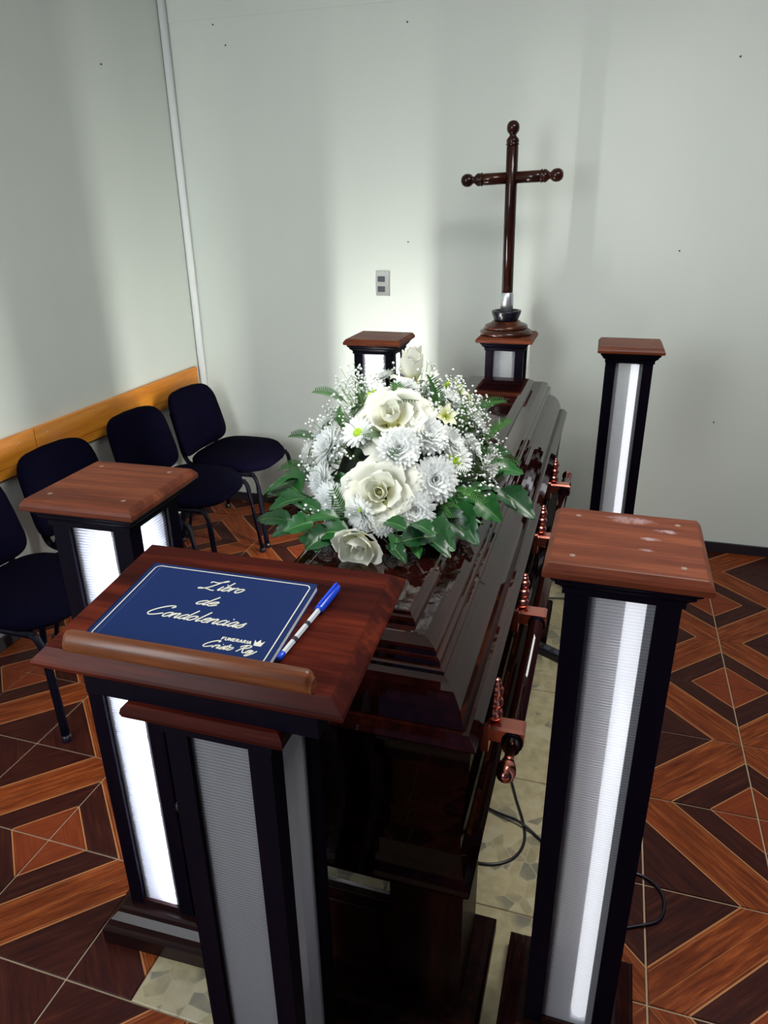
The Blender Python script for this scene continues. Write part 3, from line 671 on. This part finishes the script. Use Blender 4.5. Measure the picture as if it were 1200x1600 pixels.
# ------------------------------------------------------------------ chairs
def make_chair(loc, rz, label):
    r = empty('visitor_chair', loc, rz, label, 'chair', 'black visitor chairs along the left wall')
    # local: faces +x, origin on the floor under the seat centre
    def seat(u, v):
        a = u*2*pi; q = 0.62                       # superellipse outline
        def se(t): return (abs(cos(t))**q*(1 if cos(t) >= 0 else -1), abs(sin(t))**q*(1 if sin(t) >= 0 else -1))
        cxs, sys = se(a)
        rad, z = [(0.0,0.402),(0.90,0.402),(1.0,0.415),(1.0,0.436),(0.93,0.450),(0.6,0.456),(0.0,0.454)][int(round(v*6))]
        x = 0.215*cxs*rad; y = (0.222-0.012*(x/0.2))*sys*rad if x < 0 else 0.225*sys*rad
        z -= 0.022*max(0, x/0.215)**3; z += 0.012*(abs(y)/0.23)**2*(1 if v > 0.5 else 0)
        return (x, y, z)
    put('seat', MB().grid(seat, 32, 6).mesh('seat'), M['fabric'], r)
    def back(u, v):
        a = u*2*pi
        def se(t, q): return (abs(cos(t))**q*(1 if cos(t) >= 0 else -1), abs(sin(t))**q*(1 if sin(t) >= 0 else -1))
        cy_, sz = se(a, 0.42)
        rad, th = [(0.0,-0.020),(0.85,-0.022),(0.985,-0.012),(1.0,0.004),(0.96,0.018),(0.7,0.026),(0.0,0.024)][int(round(v*6))]
        y = 0.218*cy_*rad*(1-0.05*sz); zz = 0.165*sz*rad
        x = -0.235 + th - 0.22*(zz+0.16) + 0.045*(y/0.22)**2
        return (x, y, 0.604+zz)
    put('backrest', MB().grid(back, 36, 6).mesh('backrest'), M['fabric'], r)
    for s in (-1, 1):
        y = s*0.200
        put('leg', MB().tube(smooth_path([(0.235,s*0.220,0.0),(0.205,y,0.28),(0.19,y,0.37),(0.165,y,0.394)],4), 0.014, 10, rb=0.009).mesh('leg'), M['black_metal'], r)
        put('leg', MB().tube(smooth_path([(-0.235,s*0.220,0.0),(-0.185,y,0.28),(-0.165,y,0.37),(-0.14,y,0.394)],4), 0.014, 10, rb=0.009).mesh('leg'), M['black_metal'], r)
        put('side_rail', MB().tube([(-0.16,y,0.390),(0.18,y,0.390)], 0.012, 10).mesh('side_rail'), M['black_metal'], r)
        put('back_support', MB().tube(smooth_path([(-0.05,s*0.16,0.394),(-0.19,s*0.16,0.400),(-0.235,s*0.16,0.44),(-0.262,s*0.155,0.55),(-0.29,s*0.15,0.67)],4), 0.016, 10, rb=0.008).mesh('back_support'), M['black_metal'], r)
        for fx in (0.235,-0.235): put('foot_cap', MB().lathe([(0.016,-0.001),(0.0165,0.002),(0.016,0.022),(0.012,0.024)], 12, Matrix.Translation((fx,s*0.220,0.001))).mesh('foot_cap'), M['black_plastic'], r)
    for fx in (0.13, -0.13): put('cross_bar', MB().tube([(fx,-0.200,0.386),(fx,0.200,0.386)], 0.010, 10).mesh('cross_bar'), M['black_metal'], r)
    return r
CHX = -1.840
c0 = make_chair((CHX, 3.29, 0), 0.0, 'black fabric chair nearest the corner by the back wall')
dup(c0, (CHX, 2.795, 0), 0.0, 'black fabric chair second from the corner, just behind the glowing pillar')
dup(c0, (CHX, 2.25, 0), 0.0, 'black fabric chair third from the corner, mostly hidden by the glowing pillar')
dup(c0, (CHX, 1.74, 0), 0.0, 'black fabric chair at the left edge, farthest from the corner')

# ------------------------------------------------------------------ power cords on the floor
def cord(name, pts, r, label, cat='cable', group=None):
    o = put(name, MB().tube(smooth_path(pts, 8), r, 8).mesh(name), M['black_plastic']); return tag(o, label, cat, group)
h = 0.0042
cord('power_cord', [(-0.30,1.95,h),(-0.17,1.79,h),(-0.12,1.67,h),(-0.085,1.57,h),(-0.085,1.50,h),(-0.12,1.445,h),(-0.19,1.42,h),(-0.33,1.43,h)], 0.004, 'black power cord curling on the stone tiles beside the coffin')
cord('power_cord', [(-0.30,1.66,h+0.004),(-0.185,1.61,h+0.004),(-0.105,1.585,0.0135),(-0.05,1.555,h),(0.0,1.50,h),(0.04,1.40,h),(0.05,1.25,h)], 0.004, 'black power cord crossing the stone tiles towards the near pillar')
cord('power_cord', [(0.08,1.26,h),(0.14,1.42,h),(0.20,1.50,h),(0.255,1.49,h),(0.282,1.445,h),(0.268,1.38,h),(0.20,1.34,h),(0.12,1.30,h)], 0.004, 'black power cord looped on the parquet tiles right of the near pillar')
cord('power_cord', [(0.190,0.55,h),(0.192,0.80,h),(0.190,1.05,h),(0.188,1.235,h)], 0.0045, 'black power cord lying straight beside the plinth of the near pillar')
cord('power_cord', [(-0.30,2.98,h),(-0.17,3.05,h),(-0.11,3.13,h),(-0.02,3.20,h)], 0.004, 'black power cord on the stone tiles beyond the far stand')
cord('power_cord', [(-0.20,2.90,h),(-0.10,2.93,h),(0.0,2.94,h)], 0.004, 'black power cord running to the pillar right of the cross')
ps = empty('power_strip', (-0.105,2.475,0), radians(-28), 'black power strip on the floor in front of the far stand', 'power strip')
put('housing', MB().cbox(-0.075,-0.024,0,0.075,0.024,0.030,0.005).mesh('housing'), M['black_plastic'], ps)
for k in (-0.045,0.0,0.045): put('socket', MB().lathe([(0.017,0.030),(0.017,0.0315),(0.013,0.0315),(0.012,0.0305)], 14, Matrix.Translation((k,0,0))).mesh('socket'), M['rocker'], ps)
cord('power_cord', [(-0.05,2.53,h+0.01),(-0.02,2.58,h),(0.02,2.66,h),(0.06,2.74,h)], 0.004, 'black power cord leaving the power strip')

# ------------------------------------------------------------------ flower arrangement on the lid
def petal_mat(name, base, tip, stops=(0.05, 0.5), spec=0.25, trans=0.18):
    """petal colour runs from the claw (v=0) to the tip (v=1); thin tissue passes some light"""
    m = mat(name, tip, 0.6, spec=spec); t = NT(m)
    uv = t.new('ShaderNodeUVMap'); sp = t.new('ShaderNodeSeparateXYZ'); t.link(uv.outputs[0], sp.inputs[0])
    c = t.ramp(sp.outputs[1], [(stops[0], base), (stops[1], tip)]); t.link(c, t.p.inputs['Base Color'])
    tr = t.new('ShaderNodeBsdfTranslucent'); t.link(c, tr.inputs[0]); mx = t.new('ShaderNodeMixShader'); mx.inputs[0].default_value = trans
    out = t.n['Material Output']; t.link(t.p.outputs[0], mx.inputs[1]); t.link(tr.outputs[0], mx.inputs[2]); t.link(mx.outputs[0], out.inputs[0])
    return m
def leaf_mat(name, c1, c2, rough=0.35):
    m = mat(name, c1, rough, spec=0.5); t = NT(m)
    tc = t.new('ShaderNodeTexCoord'); oi = t.new('ShaderNodeObjectInfo')
    n = t.noise(tc.outputs['Object'], 30, 3)
    f = t.math('ADD', t.math('MULTIPLY', n, 0.5), t.math('MULTIPLY', oi.outputs['Random'], 0.5))
    c = t.ramp(f, [(0.25, c1), (0.75, c2)]); t.link(c, t.p.inputs['Base Color'])
    uv = t.new('ShaderNodeUVMap'); sp = t.new('ShaderNodeSeparateXYZ'); t.link(uv.outputs[0], sp.inputs[0])
    vein = t.math('LESS_THAN', t.math('ABSOLUTE', t.math('SUBTRACT', sp.outputs[0], 0.5)), 0.02)
    t.link(t.mix(t.math('MULTIPLY', vein, 0.5), c, (0.18,0.36,0.12)), t.p.inputs['Base Color']); return m
M['rose'] = petal_mat('rose_petal_ivory', (0.62,0.60,0.22), (0.86,0.87,0.76), (0.02, 0.42))
M['mum'] = petal_mat('chrysanthemum_petal_white', (0.70,0.76,0.42), (0.93,0.95,0.94), (0.0, 0.35), trans=0.42)
M['daisy'] = petal_mat('daisy_petal_white', (0.72,0.82,0.50), (0.90,0.92,0.90), (0.0, 0.4))
M['als'] = petal_mat('alstroemeria_petal_cream', (0.62,0.62,0.08), (0.86,0.88,0.66), (0.1, 0.65))
M['lime'] = mat('lime_green_disc', (0.36,0.55,0.03), 0.7)
M['gyp'] = mat('gypsophila_white', (0.86,0.90,0.86), 0.7)
M['stem'] = mat('thin_green_stem', (0.10,0.20,0.05), 0.6)
M['leaf'] = leaf_mat('broad_leaf_green', (0.004,0.040,0.010), (0.018,0.115,0.022))
M['fern'] = leaf_mat('fern_green', (0.008,0.055,0.008), (0.04,0.15,0.02), 0.5)
M['foam'] = mat('soaked_floral_foam', (0.004,0.012,0.006), 0.9)

FA = empty('flower_arrangement', (-0.465, 1.66, 0.95), 0, 'large spray of white roses, chrysanthemums and green leaves lying on the coffin', 'flowers')
FL = FA.location
def aim(nrm, spin=0.0): return Vector(nrm).normalized().to_track_quat('Z', 'Y') @ Quaternion((0,0,1), spin)
fm = MB()
def foam(u, v):
    a = u*2*pi; b_ = v*pi/2
    return (0.165*cos(a)*cos(b_), 0.265*sin(a)*cos(b_), 0.014+0.225*sin(b_))
fm.grid(foam, 24, 8); put('foam_block', fm.mesh('foam_block'), M['foam'], FA)

# --- roses: every petal its own piece
def rose_petal(rho, hgt, span, lip, droop=0.22, close=0.0):
    """cupped petal round the z axis; rho radius, hgt height, span half angle, lip outward curl"""
    b = MB()
    def f(u, v):
        s = 2*u-1
        w = span*(0.35+0.65*min(1, v*1.9))*(1 if v < 0.72 else sqrt(max(0.05, 1-((v-0.72)/0.30)**2)))
        r = rho*(0.30+0.85*sin(min(v*1.25, 1)*pi/2)) - close*v*v*rho + lip*max(0, v-0.55)**2*4.6
        z = hgt*(v - droop*s*s*v*v) - lip*0.9*max(0, v-0.72)**2*6
        r *= 1+0.03*sin(5*s+rho*40)
        a = s*w
        return (r*cos(a), r*sin(a), z)
    b.grid(f, 10, 9); return b.mesh('petal')
def open_rose_set(kind):
    if kind == 'open':
        return [(rose_petal(0.16,0.62,1.5,0.0,0.10,0.35), 3, 0.0), (rose_petal(0.25,0.62,1.15,0.03,0.12,0.10), 3, 0.12),
                (rose_petal(0.40,0.56,0.85,0.16,0.15), 4, 0.06), (rose_petal(0.58,0.46,0.72,0.30,0.15), 5, 0.02), (rose_petal(0.70,0.30,0.70,0.36,0.2), 5, -0.02)]
    if kind == 'cup':
        return [(rose_petal(0.20,0.80,1.5,0.0,0.10,0.35), 3, 0.0), (rose_petal(0.34,0.86,1.1,0.03,0.12,0.15), 3, 0.0),
                (rose_petal(0.50,0.86,0.95,0.08,0.14), 4, -0.02), (rose_petal(0.66,0.80,0.85,0.20,0.15), 4, -0.03)]
    return [(rose_petal(0.16,1.2,1.5,0.0,0.08,0.40), 3, 0.0), (rose_petal(0.26,1.22,1.2,0.02,0.10,0.25), 3, 0.0), (rose_petal(0.34,1.15,1.1,0.05,0.12,0.1), 4, -0.02), (rose_petal(0.52,0.60,0.8,0.34,0.2), 3, -0.1)]
rose_sets = {}
def rose(pos, nrm, R, kind, spin):
    if kind not in rose_sets: rose_sets[kind] = open_rose_set(kind)
    heart = MB().lathe([(0.05,-0.25),(0.12,-0.12),(0.16,0.02),(0.10,0.10),(0.07,0.30),(0.02,0.42)], 10)
    o = put('rose', heart.mesh('rose_heart'), M['rose'], FA, Vector(pos)-FL, aim(nrm, spin), label='ivory rose')
    o.scale = (R, R, R); k0 = 0
    for mesh, n, dz in rose_sets[kind]:
        for i in range(n):
            p = put('petal', mesh, M['rose'], o, (0,0,dz), (random.uniform(-.06,.06), random.uniform(-.06,.06), 2*pi*i/n + k0 + random.uniform(-.12,.12)))
            q = random.uniform(0.94, 1.06); p.scale = (q, q, random.uniform(0.93,1.07))
        k0 += 0.62
rose((-0.450,1.515,1.185), (0.02,-0.62,0.78), 0.086, 'open', 0.4)
rose((-0.442,1.395,1.062), (0.12,-0.88,0.46), 0.080, 'open', 1.7)
rose((-0.452,1.280,1.004), (0.05,-0.90,-0.18), 0.060, 'cup', 0.9)
rose((-0.455,1.715,1.238), (0.0,-0.15,0.99), 0.072, 'bud', 0.2)

# --- chrysanthemums: narrow strap petals in whorls
def strap(mb, a, th, r0, L, w, curl, v0=0.0):
    """one petal: azimuth a, tilt th from the axis, root radius r0, length L"""
    d = Vector((sin(th)*cos(a), sin(th)*sin(a), cos(th))); side = Vector((-sin(a), cos(a), 0)); up = side.cross(d)
    root = Vector((r0*cos(a), r0*sin(a), 0)); b0 = len(mb.v)
    prof = ((0.0,0.45,0.0),(0.4,0.95,-0.05),(0.78,1.0,0.02),(1.0,0.35,0.14))
    for t, ww, c in prof:
        p = root + d*(L*t) + up*(-curl*L*c) 
        for s in (-1, 0, 1): mb.v.append(tuple(p + side*(s*w*ww/2) + up*(-0.10*w*(1-abs(s)))))
    for k in range(3):
        for s in range(2):
            q = [b0+3*k+s, b0+3*k+s+1, b0+3*k+4+s, b0+3*k+3+s]
            va, vb = v0+(1-v0)*prof[k][0], v0+(1-v0)*prof[k+1][0]
            mb.face(q, True, [(s/2,va),((s+1)/2,va),((s+1)/2,vb),(s/2,vb)])
def mum_mesh(seed, layers):
    rnd = random.Random(seed); b = MB()
    for n, th, L, w, cu in layers:
        for i in range(n):
            strap(b, 2*pi*(i+rnd.uniform(-.3,.3))/n + th*3, th+rnd.uniform(-.08,.08), 0.06, L*rnd.uniform(.9,1.08), w, cu, 0.0)
    b.lathe([(0.09,-0.30),(0.14,-0.14),(0.10,0.0)], 8)
    return b.mesh('chrysanthemum')
ML = [(8,0.10,0.30,0.15,0.5),(12,0.28,0.42,0.17,0.5),(16,0.50,0.56,0.19,0.5),(20,0.74,0.70,0.20,0.45),(24,0.98,0.82,0.21,0.35),(26,1.20,0.92,0.22,0.25),(28,1.42,1.0,0.22,0.1),(24,1.66,0.98,0.22,0.0)]
MUM = [mum_mesh(1, ML), mum_mesh(2, ML), mum_mesh(3, [(8,0.2,0.5,0.18,0.4),(14,0.45,0.66,0.2,0.4),(18,0.75,0.82,0.22,0.35),(22,1.05,0.95,0.22,0.2),(24,1.35,1.0,0.22,0.1),(20,1.6,1.0,0.22,0.0)])]
MUMS = [
    (-0.597,1.437,1.062, -0.62,-0.72,0.33, 0.0398), (-0.556,1.385,1.036, -0.42,-0.86,0.28, 0.0430), (-0.474,1.348,1.030, -0.30,-0.85,-0.15, 0.0390),
    (-0.336,1.448,1.085, 0.50,-0.75,0.40, 0.0494), (-0.366,1.390,1.033, 0.36,-0.88,0.26, 0.0445), (-0.413,1.439,1.154, 0.20,-0.75,0.62, 0.0462),
    (-0.366,1.500,1.170, 0.55,-0.50,0.68, 0.0472), (-0.598,1.493,1.126, -0.60,-0.62,0.51, 0.0479), (-0.664,1.527,1.093, -0.90,-0.27,0.33, 0.0310),
    (-0.307,1.778,1.124, 0.84,0.28,0.47, 0.0396), (-0.322,1.543,1.146, 0.78,-0.29,0.55, 0.0351), (-0.259,1.693,1.030, 0.98,0.07,0.19, 0.0353),
    (-0.643,1.569,1.148, -0.85,-0.20,0.49, 0.0312), (-0.451,1.619,1.247, 0.09,-0.12,0.99, 0.0303), (-0.356,1.672,1.209, 0.63,0.03,0.77, 0.0341),
    (-0.528,1.695,1.249, -0.38,0.09,0.92, 0.0287), (-0.287,1.611,1.112, 0.90,-0.11,0.42, 0.0334), (-0.425,1.349,1.008, 0.19,-0.96,0.20, 0.0249),
    (-0.649,1.531,1.050, -0.92,-0.29,0.26, 0.0313),
    (-0.62,1.80,1.12, -0.8,0.4,0.5, 0.036), (-0.46,1.90,1.15, 0,0.75,0.65, 0.042), (-0.33,1.87,1.06, 0.6,0.7,0.3, 0.036), (-0.56,1.90,1.05, -0.4,0.85,0.3, 0.04)]
for i, (x,y,z, a,b_,c, R) in enumerate(MUMS):
    o = put('chrysanthemum', MUM[i % 3 if R < 0.036 else i % 2], M['mum'], FA, Vector((x,y,z))-FL, aim((a,b_,c), i*1.3)); o.scale = (R*1.05, R*1.05, R*1.0)

# --- daisies with lime centres, alstroemeria, buds
def daisy_mesh():
    b = MB(); rnd = random.Random(5)
    for n, th, L in ((16,1.15,0.95),(18,1.38,1.0),(14,1.6,0.95)):
        for i in range(n): strap(b, 2*pi*(i+rnd.uniform(-.25,.25))/n+th, th+rnd.uniform(-.07,.07), 0.16, L*0.84, 0.22, 0.15)
    b.lathe([(0.08,-0.3),(0.14,-0.1),(0.2,-0.02)], 8); return b.mesh('daisy')
DM = daisy_mesh(); DC = MB().lathe([(0.26,-0.02),(0.27,0.06),(0.22,0.13),(0.12,0.15),(0.05,0.11)], 14).mesh('flower_centre')
for i, (x,y,z, a,b_,c, R) in enumerate([(-0.513,1.455,1.178, -0.22,-0.72,0.66, 0.0400), (-0.303,1.525,1.106, 0.62,-0.62,0.48, 0.0400), (-0.258,1.735,1.030, 0.90,-0.30,0.22, 0.0330)]):
    o = put('daisy', DM, M['daisy'], FA, Vector((x,y,z))-FL, aim((a,b_,c), i)); o.scale = (R,R,R)
    put('flower_centre', DC, M['lime'], o, label='lime green centre')
def lily_petal():
    b = MB()
    def f(u, v):
        s = 2*u-1; w = 0.30*sin(pi*min(1, 0.12+0.88*v)**0.9)+0.02
        r = 0.08+0.75*v**1.3+0.1*v*v; z = 0.75*v-0.25*v**3
        return (r, s*w, z+0.10*s*s*v)
    b.grid(f, 6, 8); return b.mesh('petal')
LP = lily_petal()
for i, (x,y,z, a,b_,c, R) in enumerate([(-0.346,1.583,1.189, 0.50,-0.55,0.66, 0.0330), (-0.358,1.775,1.205, 0.80,0.0,0.60, 0.0340), (-0.374,1.560,1.205, 0.45,-0.35,0.79, 0.0205), (-0.340,1.80,1.180, 0.7,0.1,0.3, 0.026)]):
    o = put('alstroemeria', MB().lathe([(0.05,-0.35),(0.10,-0.1),(0.09,0.05),(0.04,0.12)], 8).mesh('alstroemeria'), M['als'], FA, Vector((x,y,z))-FL, aim((a,b_,c), i)); o.scale = (R,R,R)
    for k in range(6): put('petal', LP, M['als'], o, (0,0,0.03*(k % 2)), (0,0.12*(k % 2),k*pi/3))
    for k in range(4): put('stamen', MB().tube([(0.02*cos(k*1.6),0.02*sin(k*1.6),0),(0.14*cos(k*1.6),0.14*sin(k*1.6),0.45),(0.26*cos(k*1.6),0.26*sin(k*1.6),0.7)],0.022,5).mesh('stamen'), M['lime'], o)
budm = MB().lathe([(0.1,-0.9),(0.35,-0.6),(0.5,0.0),(0.42,0.5),(0.15,0.95)], 8).mesh('bud')
for (x,y,z, a,b_,c, R) in [(-0.523,1.573,1.232, -0.36,-0.25,0.90, 0.012), (-0.515,1.58,1.240, -0.2,-0.2,0.95, 0.009), (-0.372,1.73,1.232, 0.4,0,0.9, 0.011), (-0.380,1.74,1.224, 0.1,-0.1,0.9, 0.009), (-0.318,1.515,1.118, 0.6,-0.6,0.4, 0.010), (-0.470,1.335,1.045, 0,-1,0, 0.010)]:
    o = put('bud', budm, M['lime'], FA, Vector((x,y,z))-FL, aim((a,b_,c))); o.scale = (R,R,R)

# --- gypsophila: countless specks on hair-thin stems
def dome(az, el, k=1.0):
    d = Vector((cos(el)*cos(az), cos(el)*sin(az), sin(el)))
    return Vector((0.215*d.x*k, 0.32*d.y*k, 0.30*d.z*k)), Vector((d.x/0.215, d.y/0.32, d.z/0.30)).normalized()
gy = MB(); gs = MB(); rnd = random.Random(11)
def speck(p, r):
    b0 = len(gy.v)
    for v in ((1,0,0),(-1,0,0),(0,1,0),(0,-1,0),(0,0,1),(0,0,-1)):
        gy.v.append(tuple(p+Vector(v)*r*rnd.uniform(.85,1.15)))
    ed = {}
    def mid(i, j):
        k = (min(i,j), max(i,j))
        if k not in ed:
            c = (Vector(gy.v[b0+i])+Vector(gy.v[b0+j]))/2 - p; gy.v.append(tuple(p+c.normalized()*r)); ed[k] = len(gy.v)-1-b0
        return ed[k]
    for t in ((0,2,4),(2,1,4),(1,3,4),(3,0,4),(2,0,5),(1,2,5),(3,1,5),(0,3,5)):
        a, b_, c = t; ab, bc, ca = mid(a,b_), mid(b_,c), mid(c,a)
        for q in ((a,ab,ca),(ab,b_,bc),(ca,bc,c),(ab,bc,ca)): gy.face([b0+i for i in q], True)
clusters = []
KEEP = [(Vector(c_)-FL, r_) for c_, r_ in (((-0.44,1.47,1.22),0.085),((-0.43,1.34,1.09),0.078),((-0.455,1.27,1.01),0.06),((-0.336,1.42,1.10),0.05),((-0.366,1.36,1.05),0.045),((-0.413,1.41,1.18),0.045),((-0.598,1.46,1.14),0.045),((-0.58,1.40,1.05),0.05),((-0.513,1.43,1.2),0.04))]
for i in range(95): clusters.append((rnd.uniform(0, 2*pi), math.asin(rnd.uniform(0.12, 0.98)), 1.0))
for i in range(34): clusters.append((rnd.uniform(-0.5, 1.1), rnd.uniform(0.25, 1.1), 1.03))          # dense on the right flank
for i in range(26): clusters.append((rnd.uniform(2.3, 3.9), rnd.uniform(0.35, 1.3), 1.05))           # and the upper left
for i in range(16): clusters.append((rnd.uniform(-2.4, -1.0), rnd.uniform(0.05, 0.4), 1.0))
for az, el, k in clusters:
    c, nn = dome(az, el, k*rnd.uniform(0.94, 1.08)); root = dome(az+rnd.uniform(-.1,.1), el, 0.75)[0]
    for j in range(rnd.randint(8, 13)):
        p = c + nn*rnd.uniform(0, 0.03) + Vector((rnd.uniform(-1,1), rnd.uniform(-1,1), rnd.uniform(-1,1)))*0.021
        if p.z < 0.03 or any((p-rc).length < rr_ for rc, rr_ in KEEP): continue
        speck(p, rnd.uniform(0.0022, 0.0040))
        if j % 2 == 0: gs.tube([root, (root+p)/2+nn*0.004, p], 0.0005, 3)
put('gypsophila_heads', gy.mesh('gypsophila_heads'), M['gyp'], FA, kind='stuff', label='tiny white gypsophila flowers')
put('gypsophila_stems', gs.mesh('gypsophila_stems'), M['stem'], FA, kind='stuff')

# --- fern fronds
def frond_mesh(L, n, droop):
    b = MB()
    def mid(t): return Vector((L*t, 0, 0.10*L*sin(t*pi)-droop*L*t*t))
    b.tube([mid(i/8) for i in range(9)], 0.0009, 4)
    for i in range(n):
        t = 0.12+0.86*i/n; w = L*0.26*sin(pi*(0.15+0.80*(1-t)))*1.05
        for s in (-1, 1):
            p = mid(t); e = p+Vector((w*0.55, s*w, -0.15*w)); h_ = L*0.018; b0 = len(b.v)
            m_ = (p+e)/2+Vector((0,0,0.04*w))
            b.v += [tuple(p+Vector((-h_,0,0))), tuple(p+Vector((h_,0,0))), tuple(m_+Vector((h_*1.3,0,0))), tuple(e), tuple(m_+Vector((-h_*1.3,0,0)))]
            b.face((b0,b0+1,b0+2,b0+4), True, [(0.2,0),(0.8,0),(0.8,.5),(0.2,.5)]); b.face((b0+4,b0+2,b0+3), True, [(0.2,.5),(0.8,.5),(0.3,1)])
    return b.mesh('fern_frond')
FR = [frond_mesh(0.085, 16, 0.25), frond_mesh(0.095, 18, 0.5), frond_mesh(0.07, 14, 0.1)]
def frame(xd, up):
    x = Vector(xd).normalized(); u = Vector(up); y = u.cross(x).normalized(); z = x.cross(y)
    return Matrix(((x.x,y.x,z.x),(x.y,y.y,z.y),(x.z,y.z,z.z))).to_quaternion()
for i in range(50):
    az = rnd.uniform(0, 2*pi); el = math.asin(rnd.uniform(0.02, 0.96)); p, nn = dome(az, el, rnd.uniform(0.80, 0.93))
    tang = Vector((rnd.uniform(-1,1), rnd.uniform(-1,1), rnd.uniform(-0.4,1))); tang -= nn*tang.dot(nn)
    d = (nn*rnd.uniform(0.4,0.8)+tang.normalized()*rnd.uniform(0.4,0.9))
    if p.z < 0.06: d.z = max(d.z, 0.12)
    put('fern_frond', FR[i % 3], M['fern'], FA, p, frame(d, nn))
for (x,y,z, dx,dy,dz) in ((-0.60,1.62,1.20,-0.7,-0.1,0.4),(-0.66,1.60,1.10,-0.9,-0.1,0.35),(-0.67,1.55,1.05,-1,-0.1,0.1),(-0.27,1.70,1.10,0.6,0.3,0.8),(-0.25,1.62,1.07,0.8,-0.2,0.4),(-0.30,1.70,1.17,0.7,0.3,0.5),(-0.33,1.47,1.03,0.6,-0.5,-0.1),(-0.30,1.50,1.05,0.8,-0.4,0.0),(-0.34,1.42,1.0,0.5,-0.7,-0.1)):
    put('fern_frond', FR[0], M['fern'], FA, Vector((x,y,z))-FL, frame((dx,dy,dz), (0,-0.3,1)))

# --- broad toothed leaves round the foot of the spray
def leaf_mesh(wid, seed):
    """pointed leaf with coarse teeth, folded along the midrib"""
    b = MB(); N = 20
    def f(u, v):
        s = 2*u-1; k = v*5.0; saw = (k % 1.0)
        w = wid*(sin(pi*min(1, v**0.7))**0.75)*(0.80+0.34*saw*(1-v)) + 0.012*(1-v)
        return (v + 0.05*saw*abs(s), s*w, 0.42*abs(s)*w - 0.16*v*v + 0.07*sin(v*3.1) + 0.035*sin(8*v+seed+3*s)*abs(s))
    b.grid(f, 6, N); b.tube([(-0.35,0,0.02),(-0.15,0,0.0),(0.05,0,0.0)], 0.018, 5); return b.mesh('leaf')
LM = [leaf_mesh(0.32, 1), leaf_mesh(0.40, 2), leaf_mesh(0.26, 3)]
LEAVES = [
    (-0.660,1.452,1.020, -0.778,1.541,1.000),(-0.619,1.391,1.000, -0.721,1.453,0.980),(-0.642,1.352,0.990, -0.738,1.369,0.965),(-0.614,1.341,0.990, -0.664,1.305,0.960),
    (-0.584,1.344,1.000, -0.640,1.310,0.970),(-0.572,1.355,1.020, -0.640,1.378,1.020),(-0.486,1.311,1.000, -0.579,1.298,0.975),(-0.530,1.315,0.995, -0.560,1.250,0.968),
    (-0.395,1.296,0.990, -0.345,1.243,0.968),(-0.388,1.328,1.000, -0.370,1.262,0.972),(-0.368,1.295,1.000, -0.303,1.333,0.990),
    (-0.346,1.329,0.990, -0.325,1.271,0.968),(-0.338,1.354,0.990, -0.271,1.314,0.960),(-0.341,1.393,1.000, -0.269,1.335,0.965),(-0.313,1.436,1.020, -0.235,1.389,0.960),
    (-0.286,1.465,1.025, -0.232,1.381,0.965),(-0.279,1.536,1.025, -0.198,1.514,0.965),(-0.250,1.568,1.025, -0.165,1.549,0.985),(-0.217,1.618,1.010, -0.126,1.554,0.965),
    (-0.272,1.533,1.030, -0.210,1.583,1.005),(-0.680,1.486,1.040, -0.740,1.420,1.010),(-0.420,1.342,1.020, -0.354,1.322,1.000),
    (-0.310,1.479,1.030, -0.254,1.535,1.000),(-0.663,1.429,1.000, -0.762,1.483,0.980),(-0.590,1.327,0.985, -0.545,1.255,0.965),
    (-0.68,1.62,0.99, -0.78,1.66,0.965),(-0.68,1.75,0.99, -0.77,1.80,0.965),(-0.64,1.88,0.99, -0.70,1.97,0.985),(-0.52,1.97,0.99, -0.54,2.04,1.0),(-0.40,1.98,0.99, -0.38,2.05,1.0),(-0.30,1.90,0.99, -0.23,1.97,0.985),(-0.26,1.78,1.0, -0.18,1.82,0.975),
    (-0.52,1.335,1.02, -0.585,1.300,1.01),(-0.36,1.345,1.02, -0.30,1.30,1.01),(-0.625,1.40,1.03, -0.69,1.35,1.005),(-0.30,1.42,1.01, -0.225,1.44,0.985)]
for i, (x,y,z, x2,y2,z2) in enumerate(LEAVES):
    p, q = Vector((x,y,z)), Vector((x2,y2,z2)); L = (q-p).length*1.0
    side = random.uniform(-0.8,0.8)
    o = put('leaf', LM[i % 3], M['leaf'], FA, p-FL, frame((q-p)+Vector((0,0,0.018)), (side,random.uniform(-0.7,0.2),1))); o.scale = (L, L, L*0.8)
# leaves tucked between the blooms
for i in range(26):
    az = rnd.uniform(0, 2*pi); el = math.asin(rnd.uniform(0.1, 0.85)); p, nn = dome(az, el, 0.86); t_ = Vector((rnd.uniform(-1,1), rnd.uniform(-1,1), rnd.uniform(-.6,.8)))
    o = put('leaf', LM[i % 3], M['leaf'], FA, p, frame(nn*0.35+t_.normalized()*0.7, nn)); o.scale = (0.055,0.055,0.05)
